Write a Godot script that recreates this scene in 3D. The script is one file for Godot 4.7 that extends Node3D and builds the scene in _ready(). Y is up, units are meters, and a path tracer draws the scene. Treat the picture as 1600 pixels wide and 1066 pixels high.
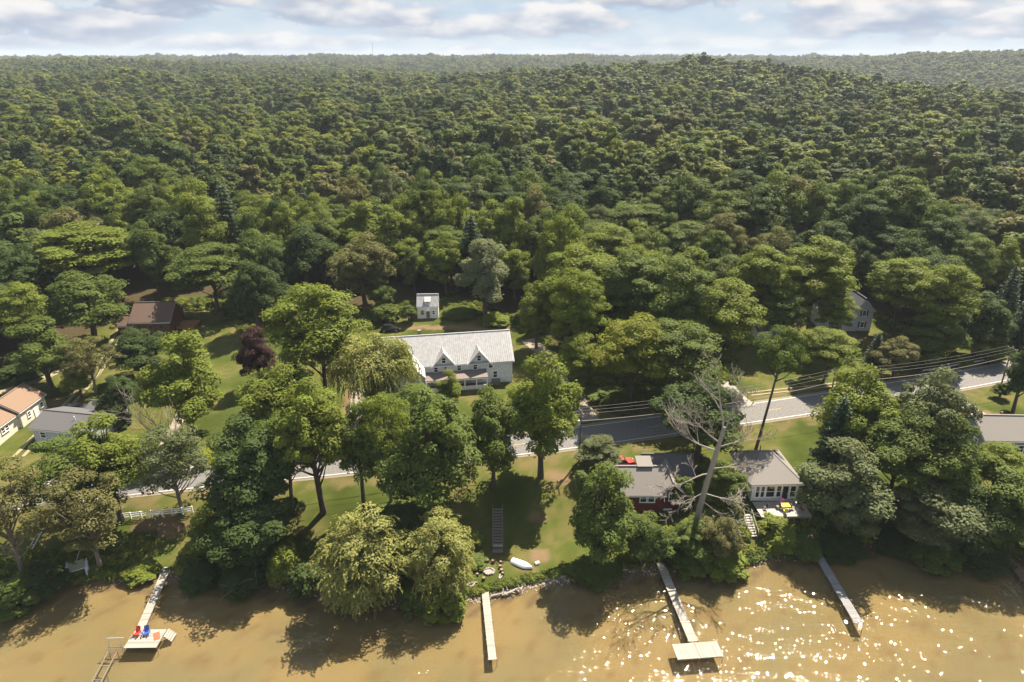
extends Node3D
# Lakeside hamlet below wooded hills, seen from the air over the lake. y up, metres, water level y = 0.

const SHORE := [[-400, -40], [-110, -62], [-67, -70], [-60, -73.3], [-49, -75.6], [-35, -74.2], [-27, -72.1], [-20, -70.3], [-9, -70.3], [-3.8, -71.5], [2.6, -73.7], [8.9, -75.6], [14.4, -76.7], [21.5, -76.5], [29.4, -76.2], [36.7, -78.7], [42.6, -80.2], [50, -81.6], [57, -81.8], [64.5, -80], [74, -79.4], [110, -76], [400, -60]]
const ROAD := [[-400, -28], [-110, -80], [-75, -89], [-58, -92.6], [-44, -94.2], [-31, -95.8], [-19, -97.5], [-1, -101.2], [17.5, -105.7], [42, -112.5], [54, -115.6], [83, -124.3], [95, -128.2], [103, -131], [140, -144], [400, -250]]
const RISE := [[0, 0.0], [4, 0.0], [12, 0.4], [30, 1.6], [60, 4], [100, 6], [150, 8], [250, 11], [350, 12.5], [700, 17], [1500, 25], [3000, 52], [6000, 60]]
const BANK_A := [[0, 0], [0.03, 0.1], [0.3, 0.2], [0.45, 0.36], [0.7, 0.8], [0.88, 0.97], [1, 1]]
const BANK_B := [[0, 0], [0.03, 0.1], [0.12, 0.35], [0.3, 0.7], [0.6, 0.9], [1, 1]]
const WOODS := [[-600, -60], [-200, -95], [-115, -112], [-104, -128], [-97, -148], [-90, -168], [-74, -168], [-60, -150], [-45, -150], [-36, -160], [-20, -167], [-5, -162], [6, -150], [15, -130], [45, -131], [50, -146], [75, -168], [92, -163], [100, -146], [112, -143], [200, -176], [600, -300]]
const HILLS := [[240, -880, 235, 230, 28], [330, -1250, 250, 300, 4], [-900, -1400, 600, 400, 20], [1350, -1900, 480, 500, 37], [0, -2900, 1800, 500, 10], [640, -1120, 320, 420, -32], [-60, -1450, 420, 420, -10], [-420, -800, 300, 250, 7], [420, -520, 160, 160, 7]]

var rng := RandomNumberGenerator.new()
var M := {}
var taken := {}
var noise := FastNoiseLite.new()
var noise2 := FastNoiseLite.new()

func tab(t: Array, x: float) -> float:
	var n := t.size()
	if x <= t[0][0]: return t[0][1]
	for i in range(1, n):
		if x <= t[i][0]:
			var f: float = (x - t[i - 1][0]) / (t[i][0] - t[i - 1][0])
			return lerpf(t[i - 1][1], t[i][1], f)
	return t[n - 1][1]

func road_h(x: float) -> float:
	return lerpf(3.4, 5.0, clampf((x + 70.0) / 50.0, 0.0, 1.0))

func road_z(x: float) -> float:
	return (tab(ROAD, x - 9.0) + tab(ROAD, x) + tab(ROAD, x + 9.0)) / 3.0

func gy(x: float, z: float) -> float:
	var zs := tab(SHORE, x)
	var u := zs - z
	if u < -1.0: return maxf(-0.15 + 0.06 * u, -2.2)
	if u < 0.0: return 0.21 * u
	var zr := tab(ROAD, x)
	var rh := road_h(x)
	var l := zs - (zr + 4.2)
	if u < l:
		return rh * lerpf(tab(BANK_A, u / l), tab(BANK_B, u / l), clampf((x - 10.0) / 20.0, 0.0, 1.0))
	var v := zr - 4.2 - z
	if v <= 0.0: return rh
	var h := rh + tab(RISE, v)
	if v > 150.0:
		var k := minf(1.0, (v - 150.0) / 200.0)
		for q in HILLS:
			h += q[4] * k * exp(-pow((x - q[0]) / q[2], 2.0) - pow((z - q[1]) / q[3], 2.0))
		h += k * (noise2.get_noise_2d(x * 0.35, z * 0.35) * (8.0 if v < 1500.0 else 8.0 + minf(10.0, (v - 1500.0) * 0.01)))
	return h

func gv(x: float, z: float, up := 0.0) -> Vector3:
	return Vector3(x, gy(x, z) + up, z)

# ---------------------------------------------------------------- mesh buffer
class MB:
	var v := PackedVector3Array()
	var c := PackedColorArray()
	var n := PackedVector3Array()
	var i := PackedInt32Array()
	var xf := Transform3D()
	func vert(p: Vector3, col := Color.WHITE) -> int:
		v.append(xf * p)
		c.append(col)
		return v.size() - 1
	func tri(a: Vector3, b: Vector3, d: Vector3, col := Color.WHITE) -> void:
		var k := v.size()
		for p in [a, b, d]: vert(p, col)
		i.append_array(PackedInt32Array([k, k + 2, k + 1]))
	func quad(a: Vector3, b: Vector3, d: Vector3, e: Vector3, col := Color.WHITE) -> void:
		var k := v.size()
		for p in [a, b, d, e]: vert(p, col)
		i.append_array(PackedInt32Array([k, k + 2, k + 1, k, k + 3, k + 2]))
	func box(at: Vector3, s: Vector3, b := Basis.IDENTITY) -> void:
		var x := b.x * s.x * 0.5
		var y := b.y * s.y * 0.5
		var z := b.z * s.z * 0.5
		quad(at - x - y + z, at + x - y + z, at + x + y + z, at - x + y + z)
		quad(at + x - y - z, at - x - y - z, at - x + y - z, at + x + y - z)
		quad(at + x - y + z, at + x - y - z, at + x + y - z, at + x + y + z)
		quad(at - x - y - z, at - x - y + z, at - x + y + z, at - x + y - z)
		quad(at - x + y + z, at + x + y + z, at + x + y - z, at - x + y - z)
		quad(at - x - y - z, at + x - y - z, at + x - y + z, at - x - y + z)
	func bar(a: Vector3, b: Vector3, w: float, h: float) -> void:
		var d := (b - a).normalized()
		var side := d.cross(Vector3.UP)
		side = Vector3.RIGHT if side.length() < 0.01 else side.normalized()
		box((a + b) * 0.5, Vector3(w, h, a.distance_to(b)), Basis(side, side.cross(d) * -1.0 if side.cross(d).y < 0 else side.cross(d), -d))
	func tube(p: Array, r: Array, sides := 6, col := Color.WHITE) -> void:
		var k := v.size()
		var ax := Vector3.RIGHT
		for j in p.size():
			var d: Vector3 = (p[mini(j + 1, p.size() - 1)] - p[maxi(j - 1, 0)]).normalized()
			ax = (ax - d * ax.dot(d))
			if ax.length() < 0.05: ax = d.cross(Vector3.FORWARD if absf(d.z) < 0.9 else Vector3.UP)
			ax = ax.normalized()
			var by := d.cross(ax)
			for s in sides:
				var a := TAU * s / sides
				vert(p[j] + (ax * cos(a) + by * sin(a)) * r[j], col)
		for j in p.size() - 1:
			for s in sides:
				var q := k + j * sides + s
				var w := k + j * sides + (s + 1) % sides
				i.append_array(PackedInt32Array([q, q + sides, w, w, q + sides, w + sides]))
		for s in range(1, sides - 1):
			i.append_array(PackedInt32Array([k, k + s, k + s + 1]))
			var t := k + (p.size() - 1) * sides
			i.append_array(PackedInt32Array([t, t + s + 1, t + s]))
	func slab(a: Vector3, b: Vector3, d: Vector3, e: Vector3, th: float) -> void:
		var nn := (b - a).cross(d - a).normalized() * -th
		quad(a, b, d, e)
		quad(e + nn, d + nn, b + nn, a + nn)
		for q in [[a, b], [b, d], [d, e], [e, a]]:
			quad(q[0], q[0] + nn, q[1] + nn, q[1])
	func prism(poly: Array, depth: Vector3) -> void: # poly counter-clockwise seen from +depth end
		var m := poly.size()
		for j in range(1, m - 1):
			tri(poly[0] + depth, poly[j] + depth, poly[j + 1] + depth)
			tri(poly[0], poly[j + 1], poly[j])
		for j in m:
			var a: Vector3 = poly[j]
			var b: Vector3 = poly[(j + 1) % m]
			quad(a, b, b + depth, a + depth)
	func mesh() -> ArrayMesh:
		var arr := []
		arr.resize(Mesh.ARRAY_MAX)
		arr[Mesh.ARRAY_VERTEX] = v
		arr[Mesh.ARRAY_COLOR] = c
		if n.size() == v.size(): arr[Mesh.ARRAY_NORMAL] = n
		arr[Mesh.ARRAY_INDEX] = i
		var am := ArrayMesh.new()
		am.add_surface_from_arrays(Mesh.PRIMITIVE_TRIANGLES, arr)
		return am

func numbered(called: String) -> String:
	var k: int = taken.get(called, 0)
	taken[called] = k + 1
	return called if k == 0 else "%s_%03d" % [called, k]

func tag(o: Node, label: String, category: String, group := "") -> void:
	o.set_meta("label", label)
	o.set_meta("category", category)
	if group != "": o.set_meta("group", group)

func thing(called: String, label: String, category: String, at: Vector3, yaw := 0.0, group := "") -> Node3D:
	var o := Node3D.new()
	o.name = numbered(called)
	add_child(o)
	o.position = at
	o.rotation.y = deg_to_rad(yaw)
	tag(o, label, category, group)
	return o

func part(parent: Node, called: String, mesh, mat: Material, at := Vector3.ZERO, yaw := 0.0) -> MeshInstance3D:
	var o := MeshInstance3D.new()
	o.mesh = mesh.mesh() if mesh is MB else mesh
	o.material_override = mat
	if parent == self:
		o.name = numbered(called)
		add_child(o)
	else:
		o.name = called
		parent.add_child(o, true)
	o.position = at
	o.rotation.y = deg_to_rad(yaw)
	return o

func structure(called: String, mesh, mat: Material, kind := "structure") -> MeshInstance3D:
	var o := part(self, called, mesh, mat)
	o.set_meta("kind", kind)
	return o

func boxpart(parent: Node, called: String, at: Vector3, s: Vector3, mat: Material) -> MeshInstance3D:
	var b := MB.new()
	b.box(Vector3.ZERO, s)
	return part(parent, called, b, mat, at)

# ---------------------------------------------------------------- materials
func lin(r: float, g: float, b: float) -> Color:
	return Color(r, g, b).linear_to_srgb()

func noise_tex(freq: float, lo: float, hi: float, seed_: int, size := 512, octaves := 4) -> NoiseTexture2D:
	var f := FastNoiseLite.new()
	f.seed = seed_
	f.frequency = freq
	f.fractal_octaves = octaves
	var t := NoiseTexture2D.new()
	t.width = size
	t.height = size
	t.seamless = true
	t.noise = f
	var ramp := Gradient.new()
	ramp.set_color(0, Color(lo, lo, lo))
	ramp.set_color(1, Color(hi, hi, hi))
	t.color_ramp = ramp
	return t

func mat(r: float, g: float, b: float, rough := 0.85, tex: Texture2D = null, scale := 0.3, metal := 0.0) -> StandardMaterial3D:
	var m := StandardMaterial3D.new()
	m.albedo_color = lin(r, g, b)
	m.roughness = rough
	m.metallic = metal
	if tex:
		m.albedo_texture = tex
		m.uv1_triplanar = true
		m.uv1_world_triplanar = true
		m.uv1_scale = Vector3.ONE * scale
	return m

func leaf(r: float, g: float, b: float, back := 0.95) -> StandardMaterial3D:
	var m := mat(r, g, b, 0.55)
	m.vertex_color_use_as_albedo = true
	m.metallic_specular = 0.2
	m.backlight_enabled = true
	m.backlight = Color(0.95, 1.0, 0.55) * back
	return m

func make_materials() -> void:
	var grit := noise_tex(0.05, 0.72, 1.0, 3)
	var streak := noise_tex(0.02, 0.78, 1.0, 5)
	M.grit = grit
	M.white = mat(0.778, 0.778, 0.756, 0.7, streak, 0.35)
	M.white_trim = mat(0.78, 0.78, 0.76, 0.6)
	M.inn_wall = mat(0.814, 0.825, 0.836, 0.75, streak, 0.25)
	M.inn_roof = mat(0.365, 0.365, 0.375, 0.5, streak, 0.12, 0.15)
	M.porch_roof = mat(0.20, 0.155, 0.14, 0.9, grit, 0.4)
	M.glass = mat(0.015, 0.018, 0.02, 0.08)
	M.brown_roof = mat(0.120, 0.074, 0.056, 0.9, grit, 0.5)
	M.log = mat(0.17, 0.075, 0.025, 0.75, streak, 0.5)
	M.orange_wood = mat(0.311, 0.155, 0.052, 0.75, streak, 0.5)
	M.tan_roof = mat(0.225, 0.145, 0.098, 0.9, grit, 0.5)
	M.cream = mat(0.80, 0.73, 0.60, 0.8, streak, 0.3)
	M.grey_roof = mat(0.100, 0.098, 0.104, 0.9, grit, 0.6)
	M.light_roof = mat(0.215, 0.197, 0.183, 0.9, grit, 0.6)
	M.mid_roof = mat(0.205, 0.187, 0.174, 0.9, grit, 0.6)
	M.dark_roof = mat(0.06, 0.065, 0.08, 0.9, grit, 0.6)
	M.red_wall = mat(0.13, 0.022, 0.016, 0.8, streak, 0.5)
	M.blue_wall = mat(0.22, 0.26, 0.33, 0.8, streak, 0.4)
	M.greyblue_wall = mat(0.50, 0.52, 0.56, 0.8, streak, 0.4)
	M.concrete = mat(0.311, 0.296, 0.274, 0.9, grit, 0.3)
	M.stone = mat(0.252, 0.222, 0.192, 0.9, grit, 0.9)
	M.dock_wood = mat(0.370, 0.340, 0.303, 0.8, grit, 0.8)
	M.dock_pale = mat(0.408, 0.373, 0.329, 0.8, grit, 0.6)
	M.dock_blue = mat(0.266, 0.266, 0.275, 0.75, grit, 0.6)
	M.dock_brown = mat(0.17, 0.10, 0.06, 0.85, grit, 0.8)
	M.post_metal = mat(0.30, 0.30, 0.31, 0.5, null, 1.0, 0.6)
	M.weathered = mat(0.20, 0.17, 0.14, 0.9, grit, 0.8)
	M.bark = mat(0.085, 0.066, 0.05, 0.95, grit, 0.8)
	M.pale_bark = mat(0.208, 0.176, 0.144, 0.95, grit, 0.8)
	M.dead_wood = mat(0.336, 0.296, 0.256, 0.9, grit, 0.5)
	M.asphalt = mat(0.145, 0.138, 0.134, 0.9, noise_tex(0.03, 0.75, 1.0, 9), 0.12)
	M.line_white = mat(0.518, 0.518, 0.503, 0.7, grit, 0.5)
	M.line_yellow = mat(0.407, 0.281, 0.059, 0.7, grit, 0.5)
	M.gravel = mat(0.319, 0.266, 0.214, 0.95, noise_tex(0.04, 0.6, 1.0, 11), 0.15)
	M.drive = mat(0.319, 0.284, 0.253, 0.95, noise_tex(0.04, 0.7, 1.0, 12), 0.15)
	M.track = mat(0.296, 0.244, 0.148, 0.95, grit, 0.2)
	M.shoulder = mat(0.252, 0.207, 0.148, 0.95, noise_tex(0.05, 0.6, 1.0, 13), 0.15)
	M.black_paint = mat(0.012, 0.012, 0.014, 0.25)
	M.dark_paint = mat(0.03, 0.035, 0.045, 0.3)
	M.red_paint = mat(0.45, 0.02, 0.012, 0.35)
	M.red_plastic = mat(0.50, 0.025, 0.015, 0.5)
	M.blue_plastic = mat(0.012, 0.06, 0.32, 0.5)
	M.tyre = mat(0.02, 0.02, 0.02, 0.9)
	M.rim_metal = mat(0.4, 0.4, 0.42, 0.35, null, 1.0, 0.8)
	M.lamp_glass = mat(0.7, 0.7, 0.68, 0.2)
	M.hull = mat(0.560, 0.568, 0.576, 0.35)
	M.mesh_cloth = mat(0.42, 0.40, 0.26, 0.8, grit, 0.8)
	M.galvanised = mat(0.50, 0.51, 0.52, 0.45, null, 1.0, 0.5)
	M.wire = mat(0.30, 0.28, 0.26, 0.6)
	M.pole_wood = mat(0.15, 0.11, 0.08, 0.9, grit, 0.8)
	M.yellow_cloth = mat(0.592, 0.444, 0.037, 0.8)
	M.pink_cloth = mat(0.65, 0.18, 0.45, 0.8)
	M.towel = mat(0.26, 0.075, 0.035, 0.9)
	M.ash = mat(0.30, 0.27, 0.25, 0.95, grit, 1.5)
	M.cut = mat(0.252, 0.178, 0.111, 0.9, grit, 1.5)
	M.mast = mat(0.25, 0.25, 0.27, 0.6)
	M.rubber_red = mat(0.50, 0.09, 0.06, 0.6)
	for q in [M.dock_wood, M.dock_pale, M.dock_blue, M.dock_brown]: q.vertex_color_use_as_albedo = true
	# foliage: real-world leaf colours
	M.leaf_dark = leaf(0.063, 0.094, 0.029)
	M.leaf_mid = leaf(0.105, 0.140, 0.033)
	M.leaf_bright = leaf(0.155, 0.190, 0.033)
	M.leaf_yellow = leaf(0.185, 0.206, 0.030)
	M.leaf_olive = leaf(0.150, 0.146, 0.056)
	M.leaf_grey = leaf(0.129, 0.152, 0.069)
	M.leaf_purple = leaf(0.075, 0.037, 0.040)
	M.leaf_willow = leaf(0.250, 0.255, 0.085)
	M.leaf_pale = leaf(0.180, 0.200, 0.112)
	M.leaf_pine = leaf(0.043, 0.068, 0.035, 0.4)
	M.leaf_red = leaf(0.300, 0.094, 0.037)
	M.leaf_forest = leaf(1.0, 1.0, 1.0)

const TREES := [
	["sparse", "olive", -66.5, -73.9, 19.6, 6.2, "sparse olive tree leaning at the left edge of the shore"],
	["sparse", "mid", -61.9, -83.0, 15.0, 7.8, "feathery green tree in front of the grey shingle roof, left of its neighbours"],
	["sparse", "olive", -57.2, -75.9, 16.2, 6.0, "thin olive tree above the beached catamaran"],
	["high", "bright", -58.0, -83.8, 17.4, 5.9, "bright green tree with forked trunk just behind the white rail fence"],
	["sparse", "grey", -49.6, -85.3, 15.1, 5.8, "grey-green tree with bare twigs beside the dead shrub by the road"],
	["broad", "dark", -37.0, -83.2, 19.4, 7.5, "big dense dark green tree left of the yellow willows"],
	["broad", "dark", -35.2, -76.0, 12.5, 6.1, "lower dark tree at the water in front of the big dense dark tree"],
	["broad", "bright", -41.3, -77.1, 9.9, 4.2, "bright green low tree between dock with chairs and big dark tree"],
	["high", "bright", -28.3, -85.1, 22.8, 6.6, "tall green tree with open trunk between road and yellow willow"],
	["high", "mid", -22.1, -85.0, 18.8, 4.6, "slender green tree on a bare trunk between two taller roadside trees"],
	["broad", "mid", -11.8, -83.0, 24.3, 7.4, "large green tree with pale twin trunks left of the wooden stairs"],
	["broad", "mid", -3.0, -89.8, 18.3, 4.8, "narrow green tree between the twin-trunk tree and the round maple"],
	["broad", "bright", 4.6, -93.0, 22.0, 6.6, "round full maple with single stout trunk on the lawn above the stairs"],
	["willowbush", "willow", -19.4, -70.4, 13.3, 6.3, "yellow-green willow bush overhanging the water, the larger of two"],
	["willowbush", "willow", -9.4, -71.8, 11.8, 5.2, "yellow-green willow bush near the fire ring, the smaller of two"],
	["broad", "mid", 12.1, -76.7, 18.0, 5.6, "dense green tree on the shore left of the red house"],
	["broad", "mid", 18.1, -77.3, 8.5, 4.0, "lower green tree right in front of the red house"],
	["broad", "grey", 13.9, -94.8, 6.2, 4.1, "small pale green tree beside the road and the red car"],
	["broad", "dark", 30.7, -97.6, 15.6, 7.5, "dark green tree behind the bare dead tree by the road"],
	["broad", "mid", 31.8, -86.4, 8.5, 3.6, "green tree between the red house and the white pavilion"],
	["broad", "mid", 25.3, -77.2, 7.1, 3.8, "green tree at the foot of the bare dead tree"],
	["broad", "olive", 28.9, -77.3, 8.0, 3.5, "olive green tree left of the shore steps"],
	["broad", "grey", 48.2, -82.7, 16.0, 7.3, "dense grey-green tree on the shore right of the pavilion"],
	["broad", "bright", 53.6, -93.8, 21.3, 6.7, "tall bright green maple behind the pavilion lawn by the road"],
	["pine", "pine", 48.9, -89.3, 18.3, 5.3, "dark pine standing right of the pavilion"],
	["feather", "mid", 57.0, -86.8, 17.7, 6.6, "feathery light green tree in the middle of the right shore grove"],
	["broad", "grey", 62.2, -90.1, 22.0, 6.2, "tall grey-green tree next to the bright maple by the road"],
	["broad", "mid", 63.1, -85.4, 18.0, 5.6, "green tree in the right shore grove below the road bend"],
	["broad", "grey", 59.9, -80.9, 12.4, 6.8, "low dark tree over the water in the right shore grove"],
	["feather", "bright", 72.2, -86.4, 12.6, 4.5, "bright feathery tree in front of the blue walled house"],
	["broad", "mid", 69.8, -80.4, 14.4, 6.7, "green tree right of the grove above the brown dock"],
	["broad", "dark", 64.7, -79.5, 11.8, 5.4, "dark rounded tree at the water between grove and brown dock"],
	["broad", "dark", 94.2, -113.8, 16.2, 4.4, "dark tree at the right edge beside the gravel drive"],
	["broad", "mid", 95.6, -119.6, 3.5, 1.9, "little young tree beside the gravel drive"],
	["broad", "bright", -55.8, -104.5, 22.6, 7.5, "bright yellow-green open maple in the lawn right of the grey roof"],
	["broad", "dark", -72.5, -112.2, 9.6, 3.9, "small round dark tree behind the grey shingle roof"],
	["broad", "dark", -76.1, -127.9, 11.1, 5.9, "dark tree in front of the brown log cabin"],
	["sparse", "olive", -82.5, -121.3, 12.7, 5.0, "olive tree beside the two-track drive"],
	["broad", "bright", -84.3, -119.5, 7.8, 3.1, "small bright tree at the foot of the two-track drive"],
	["broad", "mid", -92.6, -123.4, 15.7, 7.2, "green tree left of the two-track drive"],
	["feather", "bright", -35.3, -115.5, 24.6, 8.7, "tall layered bright green tree left of the white inn"],
	["pine", "pine", -40.9, -114.6, 15.6, 4.1, "dark conifer under the layered bright tree"],
	["broad", "purple", -50.6, -123.5, 13.1, 4.2, "purple-leaved tree left of the white inn"],
	["broad", "bright", -39.2, -103.8, 15.9, 7.1, "yellow-green tree across the road from the big dark shore tree"],
	["broad", "mid", -44.2, -102.0, 7.5, 4.4, "grey-green tree on the lawn beside the road, left of the inn"],
	["willow", "willow", -24.9, -110.6, 15.9, 7.1, "big weeping willow covering the left end of the white inn"],
	["broad", "mid", -17.9, -103.9, 11.1, 6.6, "green tree in front of the inn porch by the road"],
	["broad", "bright", -11.4, -114.0, 8.2, 3.0, "small tree in front of the inn porch"],
	["broad", "bright", 5.4, -139.8, 17.0, 4.6, "upright bright green tree right behind the inn roof"],
	["broad", "pale", -6.6, -157.3, 21.3, 7.2, "pale silvery green tree behind the small cottage lawn"],
	["broad", "mid", -24.7, -152.3, 5.6, 2.6, "little green tree touching the left side of the small cottage"],
	["broad", "olive", -36.8, -162.4, 19.6, 8.2, "olive round tree at the edge of the woods behind the black car"],
	["broad", "mid", -32.0, -158.1, 9.5, 3.5, "small rounded tree at the woods edge left of the cottage"],
	["broad", "dark", -54.4, -155.5, 10.2, 5.1, "dark rounded tree at the woods edge left of the layered bright tree"],
	["tall", "mid", 41.3, -100.1, 22.6, 4.2, "tall thin tree on a long leaning trunk beside the pavilion"],
	["feather", "bright", 13.2, -127.0, 23.8, 6.0, "feathery tree at the left rim of the grove right of the inn"],
	["feather", "bright", 13.0, -118.0, 14.0, 4.8, "lower feathery tree over the driveway right of the inn"],
	["feather", "mid", 25.7, -135.9, 24.9, 8.0, "feathery tree in the middle of the grove right of the inn"],
	["feather", "yellow", 22.4, -114.6, 19.3, 7.0, "yellow-tinged feathery tree at the front of the grove right of the inn"],
	["feather", "mid", 30.4, -115.1, 17.9, 7.6, "broad feathery tree at the front of the grove beside the road"],
	["feather", "mid", 33.6, -130.4, 24.9, 7.8, "feathery tree in the back of the grove right of the inn"],
	["feather", "bright", 41.7, -127.9, 22.0, 7.7, "bright feathery tree at the right rim of the grove"],
	["feather", "mid", 23.6, -185.0, 16.0, 9.7, "feathery tree at the back left of the grove behind the inn"],
	["feather", "mid", 38.0, -203.5, 17.0, 10.6, "feathery tree at the very back of the grove behind the inn"],
	["feather", "mid", 48.3, -182.5, 17.0, 8.7, "feathery tree behind the grove toward the right"],
	["feather", "bright", 56.4, -146.6, 23.4, 7.5, "flat-topped feathery tree left of the pair near the grey gabled house"],
	["feather", "bright", 69.5, -148.9, 24.0, 8.7, "flat-topped feathery tree left above the grey gabled house"],
	["feather", "bright", 89.1, -148.0, 20.0, 7.6, "flat-topped feathery tree with dark trunk beside the grey gabled house"],
	["feather", "bright", 92.7, -138.3, 21.6, 6.5, "flat-topped feathery tree right of the grey gabled house"],
	["broad", "mid", 90.3, -135.2, 12.5, 7.8, "dense green tree above the guard rail"],
	["feather", "bright", 63.4, -125.7, 12.3, 5.8, "feathery tree on the lawn below the grey gabled house"],
	["feather", "mid", 59.9, -141.8, 14.4, 5.7, "feathery tree over the blue roof by the right lawn"],
	["feather", "bright", 71.1, -141.3, 14.5, 4.4, "feathery tree screening the left half of the grey gabled house"],
	["sparse", "mid", -33.4, -86.2, 16.4, 6.1, "loose green tree beside the road between big dark tree and tall open tree"],
	["sparse", "bright", -18.2, -86.1, 19.6, 4.9, "loose light green tree beside the road left of the twin-trunk tree"],
	["pine", "pine", 76.7, -132.3, 9.2, 3.0, "small blue-green spruce in front of the grey gabled house"],
	["broad", "olive", 79.3, -128.7, 9.3, 4.3, "olive tree between the small spruce and the guard rail"],
	["pine", "pine", 117.1, -152.9, 17.8, 4.7, "tall dark spruce at the far right woods edge"],
	["pine", "pine", 115.8, -144.1, 16.1, 4.3, "dark spruce at the right picture edge"],
	["broad", "mid", 104.2, -136.2, 7.1, 4.1, "rounded shrub-like tree behind the guard rail"],
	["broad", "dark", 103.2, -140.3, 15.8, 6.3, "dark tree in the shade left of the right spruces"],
	["broad", "bright", 102.2, -138.6, 8.3, 4.9, "bright green tree left of the right spruces"],
	["broad", "dark", -53.5, -171.5, 20.0, 9.1, "large dark dense tree rising behind the purple-leaved tree"],
	["broad", "dark", -59.7, -149.5, 19.0, 5.9, "dark tree at the woods edge right of the log cabin"],
	["feather", "mid", -73.5, -160.0, 18.0, 10.1, "layered green tree behind the log cabin, right side"],
	["feather", "bright", -106.0, -167.5, 21.0, 12.9, "broad layered bright tree behind the log cabin, left side"],
	["broad", "mid", -95.1, -144.0, 17.0, 9.2, "green tree left of the log cabin at the woods edge"],
	["feather", "bright", -103.7, -136.0, 17.0, 5.4, "layered bright tree at the left edge above the white shed"],
	["broad", "dark", -98.6, -188.0, 20.0, 9.8, "dark tree in the woods above the log cabin"],
	["sparse", "red", 2.6, -175.5, 8.0, 2.9, "small tree with a red autumn tuft behind the inn"],
]
const BUSHES := [
	[-65.3, -70.0, 4.0, 3.8, "mid", "leafy bush at the water on the far left shore"],
	[-62.5, -72.4, 4.1, 3.0, "dark", "leafy bush left of the beached catamaran"],
	[-51.3, -75.3, 1.5, 2.5, "bright", "sunlit low bush left of the dock with chairs"],
	[-42.1, -73.9, 3.0, 3.1, "dark", "dark bush at the water right of the dock with chairs"],
	[-36.1, -73.2, 4.3, 3.5, "dark", "dark bush at the water under the big dark tree"],
	[-30.6, -74.0, 6.1, 2.6, "bright", "bright sprig bush left of the larger willow bush"],
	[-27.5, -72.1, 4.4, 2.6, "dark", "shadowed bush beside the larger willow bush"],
	[-8.7, -68.9, 3.9, 3.3, "bright", "round green bush at the shore left of the plain dock"],
	[-12.6, -69.4, 3.7, 2.5, "mid", "green bush between the two willow bushes"],
	[-6.0, -80.2, 2.5, 1.9, "bright", "small bush left of the wooden stairs foot"],
	[11.2, -75.9, 1.6, 4.0, "mid", "bush at the shore under the tree left of the red house"],
	[24.7, -76.4, 3.5, 2.7, "mid", "bush at the land end of the T-shaped dock"],
	[29.5, -76.1, 3.4, 3.6, "bright", "bright bush on the shore below the dead tree"],
	[27.5, -79.4, 2.5, 3.2, "mid", "bush around the base of the dead tree"],
	[39.2, -80.2, 3.6, 2.6, "bright", "bright bush on the bank right of the shore steps"],
	[41.7, -79.7, 2.9, 2.8, "mid", "bush at the land end of the narrow blue-grey dock"],
	[38.3, -82.6, 2.5, 2.4, "bright", "bright bush directly below the pavilion deck"],
	[47.6, -80.4, 2.9, 3.7, "dark", "dark bush right of the narrow blue-grey dock"],
	[60.2, -78.8, 4.1, 4.1, "mid", "leafy bush over the water below the grove"],
	[66.2, -78.1, 4.0, 4.1, "dark", "leafy bush left of the brown dock"],
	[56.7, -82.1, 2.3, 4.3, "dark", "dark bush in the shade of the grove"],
	[73.4, -79.4, 3.1, 2.3, "mid", "bush right of the brown dock"],
	[-49.1, -99.0, 2.2, 3.8, "yellow", "bright yellow bush beside the road"],
	[-72.3, -110.1, 2.6, 2.6, "dark", "small bush at the corner of the grey shingle roof"],
	[104.6, -137.9, 3.5, 3.5, "mid", "shrub behind the guard rail"],
	[97.2, -136.2, 1.9, 3.5, "bright", "low shrub at the end of the guard rail"],
	[-30.9, -154.4, 4.4, 3.9, "mid", "shrub at the woods edge behind the black car"],
	[-12.5, -157.1, 1.7, 4.7, "mid", "shrub right of the small cottage"],
	[-3.8, -152.6, 2.2, 3.8, "bright", "shrub on the cottage lawn edge"],
	[25.6, -86.9, 5.5, 2.0, "mid", "bush against the right side of the red house"],
	[20.3, -117.0, 2.8, 5.5, "mid", "hedge-like bush under the grove beside the road"],
	[71.1, -126.9, 2.9, 4.0, "bright", "bush left of the bright maple by the road"],
	[-16.9, -82.0, 4.4, 5.2, "mid", "shaded underbrush left of the pale twin trunks"],
	[-5.4, -76.8, 1.1, 2.0, "mid", "small bush on the lawn edge beside the smaller willow bush"],
	[-67.1, -125.4, 3.0, 2.6, "dark", "shrub under the bright open maple"],
	[-100.6, -127.0, 3.4, 4.6, "dark", "shaded bush left of the tan roofed house"],
]

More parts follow.
